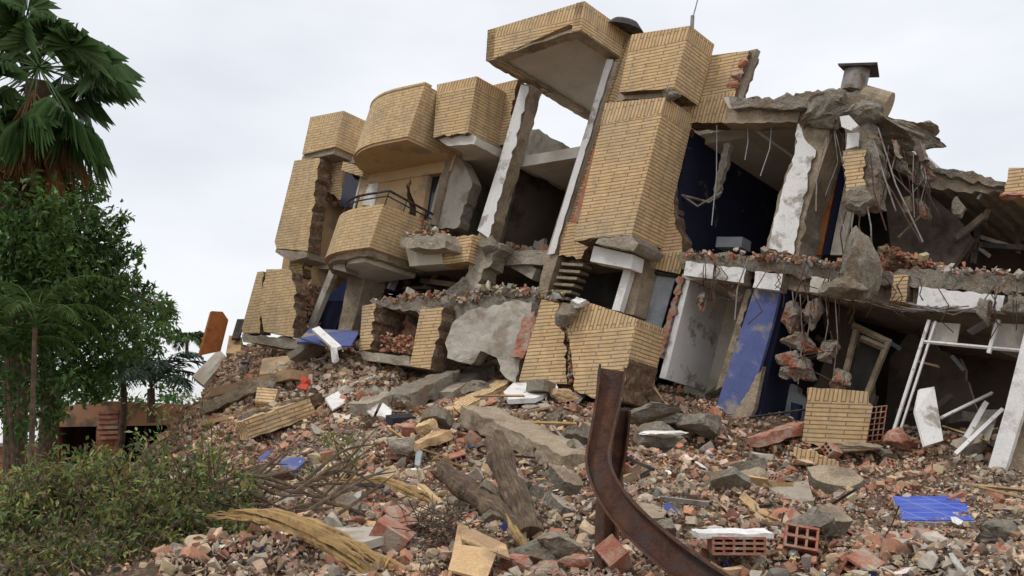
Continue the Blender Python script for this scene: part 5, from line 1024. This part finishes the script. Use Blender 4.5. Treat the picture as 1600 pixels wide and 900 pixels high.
feather_palm(P(28, 745, 16.4), P(30, 540, 16.4), 8, 1.2, 'pale_frond', 'palm half hidden between the two yellow green palms', .032, 1.1, .24, .022)
feather_palm(P(236, 660, 23), P(236, 608, 23), 16, 1.9, 'grey_frond', 'bluish grey green feather palm right of the brick house roof', .09, 1.15, .5, .03)
feather_palm(P(292, 560, 30), P(292, 532, 30), 9, .8, 'pale_frond', 'small bright palm top beside the leaning orange door', .05, .9, .3, .04)
# brick house at the left
hs = thing('brick_house', P(190, 752, 25), 'small flat roofed brown brick house among the trees at the left', 'house')
HD = 25.; hx = cdir(1, .03, .0); hy = V(0, 1, .0); 
def hp(px, py, d=HD):
    r = ray(px, py); return CAM+r*((d-CAM[1])/r[1])
def hpr(name, poly, d, dep, mat, par=hs, **k): return MB().prism([hp(x, y, d) for x, y in poly], V(0, dep, 0)).build(name, mat, par, basis=[V(1, 0, 0), V(0, 1, 0), V(0, 0, 1)], **k)
w1 = MB()
for poly in ([(60, 668), (92, 667), (92, 765), (60, 765)], [(150, 665), (186, 664), (186, 765), (150, 765)], [(272, 664), (315, 664), (315, 765), (272, 765)], [(92, 728), (150, 728), (150, 765), (92, 765)], [(186, 722), (272, 722), (272, 765), (186, 765)]):
    w1.prism([hp(*p) for p in poly], V(0, .2, 0))
w1.build('wall', 'house_brick', hs, basis=[V(1, 0, 0), V(0, 1, 0), V(0, 0, 1)])
hpr('parapet', [(60, 640), (160, 627), (180, 627), (315, 633), (315, 663.5), (60, 667.5)], HD-.05, .3, 'house_plaster')
hpr('side_wall', [(60, 642), (66, 642), (66, 765), (60, 765)], HD+.25, 4, 'house_plaster')
hpr('side_wall', [(309, 642), (315, 642), (315, 765), (309, 765)], HD+.25, 4, 'house_plaster')
hpr('roof', [(62, 648), (314, 648), (314, 656), (62, 656)], HD+.26, 4, 'brown_concrete')
hpr('back_wall', [(62, 657), (314, 657), (314, 765), (62, 765)], HD+3.2, .15, 'shaded_room')
pk = MB()
for j in range(6): pk.prism([hp(152, 642+j*8, HD-.1), hp(184, 641+j*8, HD-.1), hp(184, 646+j*8, HD-.1), hp(152, 647+j*8, HD-.1)], V(0, .06, 0))
pk.build('brick_panel', 'clay', hs)
hpr('brick_patch', [(275, 640), (312, 642), (312, 662), (275, 660)], HD-.08, .028, 'house_brick')
hpr('brick_patch', [(64, 646), (90, 644), (90, 664), (64, 664)], HD-.08, .028, 'house_brick')
hpr('window_grille', [(226, 664), (229, 664), (229, 722), (226, 722)], HD+.05, .03, 'dark_metal')
lw_ = thing('garden_wall', hp(10, 770, 22), 'low brown brick garden wall at the left edge below the palms', 'wall')
hpr('wall', [(-160, 704), (56, 696), (56, 770), (-160, 770)], 22.5, .2, 'house_brick', lw_)
hpr('coping', [(-160, 698), (56, 690), (56, 695.5), (-160, 703.5)], 22.45, .3, 'concrete', lw_)
# foreground bush
bh = thing('bush', P(170, 900, 6.6), 'large tangled olive green bush with dry twigs in the lower left', 'bush')
cl = []
random.seed(21)
for k in range(230):
    x = random.uniform(-40, 420); topy = np.interp(x, [-40, 60, 110, 200, 260, 330, 380, 420], [800, 775, 745, 750, 738, 735, 785, 845]); y = topy+(930-topy)*random.random()**1.1
    d = np.interp(y, [690, 930], [8.2, 5.6])+random.uniform(-.3, .5); cl.append((P(x, y, d), random.uniform(.13, .3)))
foliage('leaves', cl, 3000, .054, [((.06, .10, .028), 3), ((.15, .16, .045), 4), ((.19, .21, .06), 1.8), ((.20, .125, .06), 1.3), ((.04, .035, .02), 2.5)], bh, .1, .4, jitter=.13)
sp = []; 
for k in range(150):
    x = random.uniform(-20, 400); y = np.interp(x, [-40, 60, 110, 200, 260, 330, 380, 420], [800, 775, 745, 750, 738, 735, 785, 845])+random.uniform(-62, 60); d = random.uniform(6.2, 8)
    b0 = P(x, y+50, d); e = P(x+random.uniform(-35, 35), y, d); sp.append((b0, e))
foliage('sprigs', [(a_+(e_-a_)*t_, .06) for a_, e_ in sp for t_ in (.5, .7, .85, 1.)], 1500, .06, [((.17, .21, .05), 3), (OL, 4), (G2, 2), (DRY, 1)], bh, .0, .36, jitter=.4)
st = MB()
for a_, e_ in sp: st.tube([a_, (a_+e_)/2, e_], [.006, .005, .003], 4, False)
for c, r_ in cl:
    for k in range(2):
        b0 = c+V(random.gauss(0, .35), random.gauss(0, .2), -.25-random.random()*.25); m = (b0+c)/2+V(random.gauss(0, .08), 0, random.gauss(0, .06)); st.tube(catmull([b0, m, c+V(random.gauss(0, .2), 0, random.uniform(0, .25))], 3), [.009, .008, .007, .006, .005, .004, .003], 4, False)
st.build('branches', 'bark', bh)
def shrub(cx_, cy, d, clumps, per, ls, label, pal=[(G3, 3), (OL, 3), (G2, 2)], h=.4):
    t = thing('shrub', P(cx_, cy, d), label, 'shrub'); c = [(P(x, y, d+random.uniform(-.15, .15)), r) for x, y, r in clumps]; foliage('leaves', c, per, ls, pal, t, .1, .3)
    b = MB()
    for q, r in c: b.tube([P(cx_, cy, d), (P(cx_, cy, d)+q)/2+V(random.gauss(0, .04), 0, 0), q], .006, 4, False)
    b.build('stems', 'bark', t)
shrub(545, 745, 8.6, [(525, 690, .13), (535, 705, .14), (548, 715, .14), (540, 725, .12), (520, 680, .08), (555, 728, .1)], 3200, .05, 'young light green shrub sprouting in the rubble above the splintered branch')
shrub(500, 760, 8.0, [(492, 735, .1), (480, 745, .1), (505, 745, .08)], 2200, .05, 'low green sprig left of the young shrub')
shrub(330, 745, 10, [(325, 690, .25), (300, 665, .3), (345, 720, .22), (270, 650, .3), (240, 640, .25), (250, 675, .3), (330, 660, .15), (210, 700, .25), (290, 715, .3)], 600, .07, 'sparse twiggy shrub in front of the brick house', [(G2, 3), (OL, 3), (DRY, 2)])
shrub(120, 770, 14, [(110, 745, .35), (150, 755, .4), (60, 760, .35), (20, 765, .35), (190, 765, .3)], 500, .1, 'low dark green plants at the foot of the brick house', [(G1, 3), (G2, 3)])
br = MB(); random.seed(5)
for k in range(34):
    x, y, d = random.uniform(330, 520), random.uniform(740, 830), random.uniform(6.4, 7.6); pts = []; a = random.uniform(-.5, .9); L = random.uniform(60, 130)
    pts = [P(x, y, d), P(x+L*.5, y-L*.5*math.sin(a)+random.uniform(-12, 12), d+.1), P(x+L, y-L*math.sin(a)+random.uniform(-14, 14), d+.2)]
    br.tube(catmull(pts, 4), [.016, .015, .014, .012, .011, .01, .008, .006, .004], 5, False)
tag(br.build('fallen_branches', 'bark', None), 'tangle of thin fallen branches between the bush and the rubble', None, None, 'stuff')
for (x0, y0, x1, y1, d, lab) in ((1375, 852, 1405, 790, 6.6, 'thin rusty bar standing left of the blue tiled slab'), (1200, 870, 1225, 800, 6.4, 'thin rusty bar standing right of the hollow block'), (1325, 900, 1330, 868, 5.3, 'short rusty bar at the lower right')):
    tag(MB().tube([P(x0, y0, d), P((x0+x1)/2+3, (y0+y1)/2, d), P(x1, y1, d)], .006, 5).build('rebar', 'rust', None), lab, 'rebar')
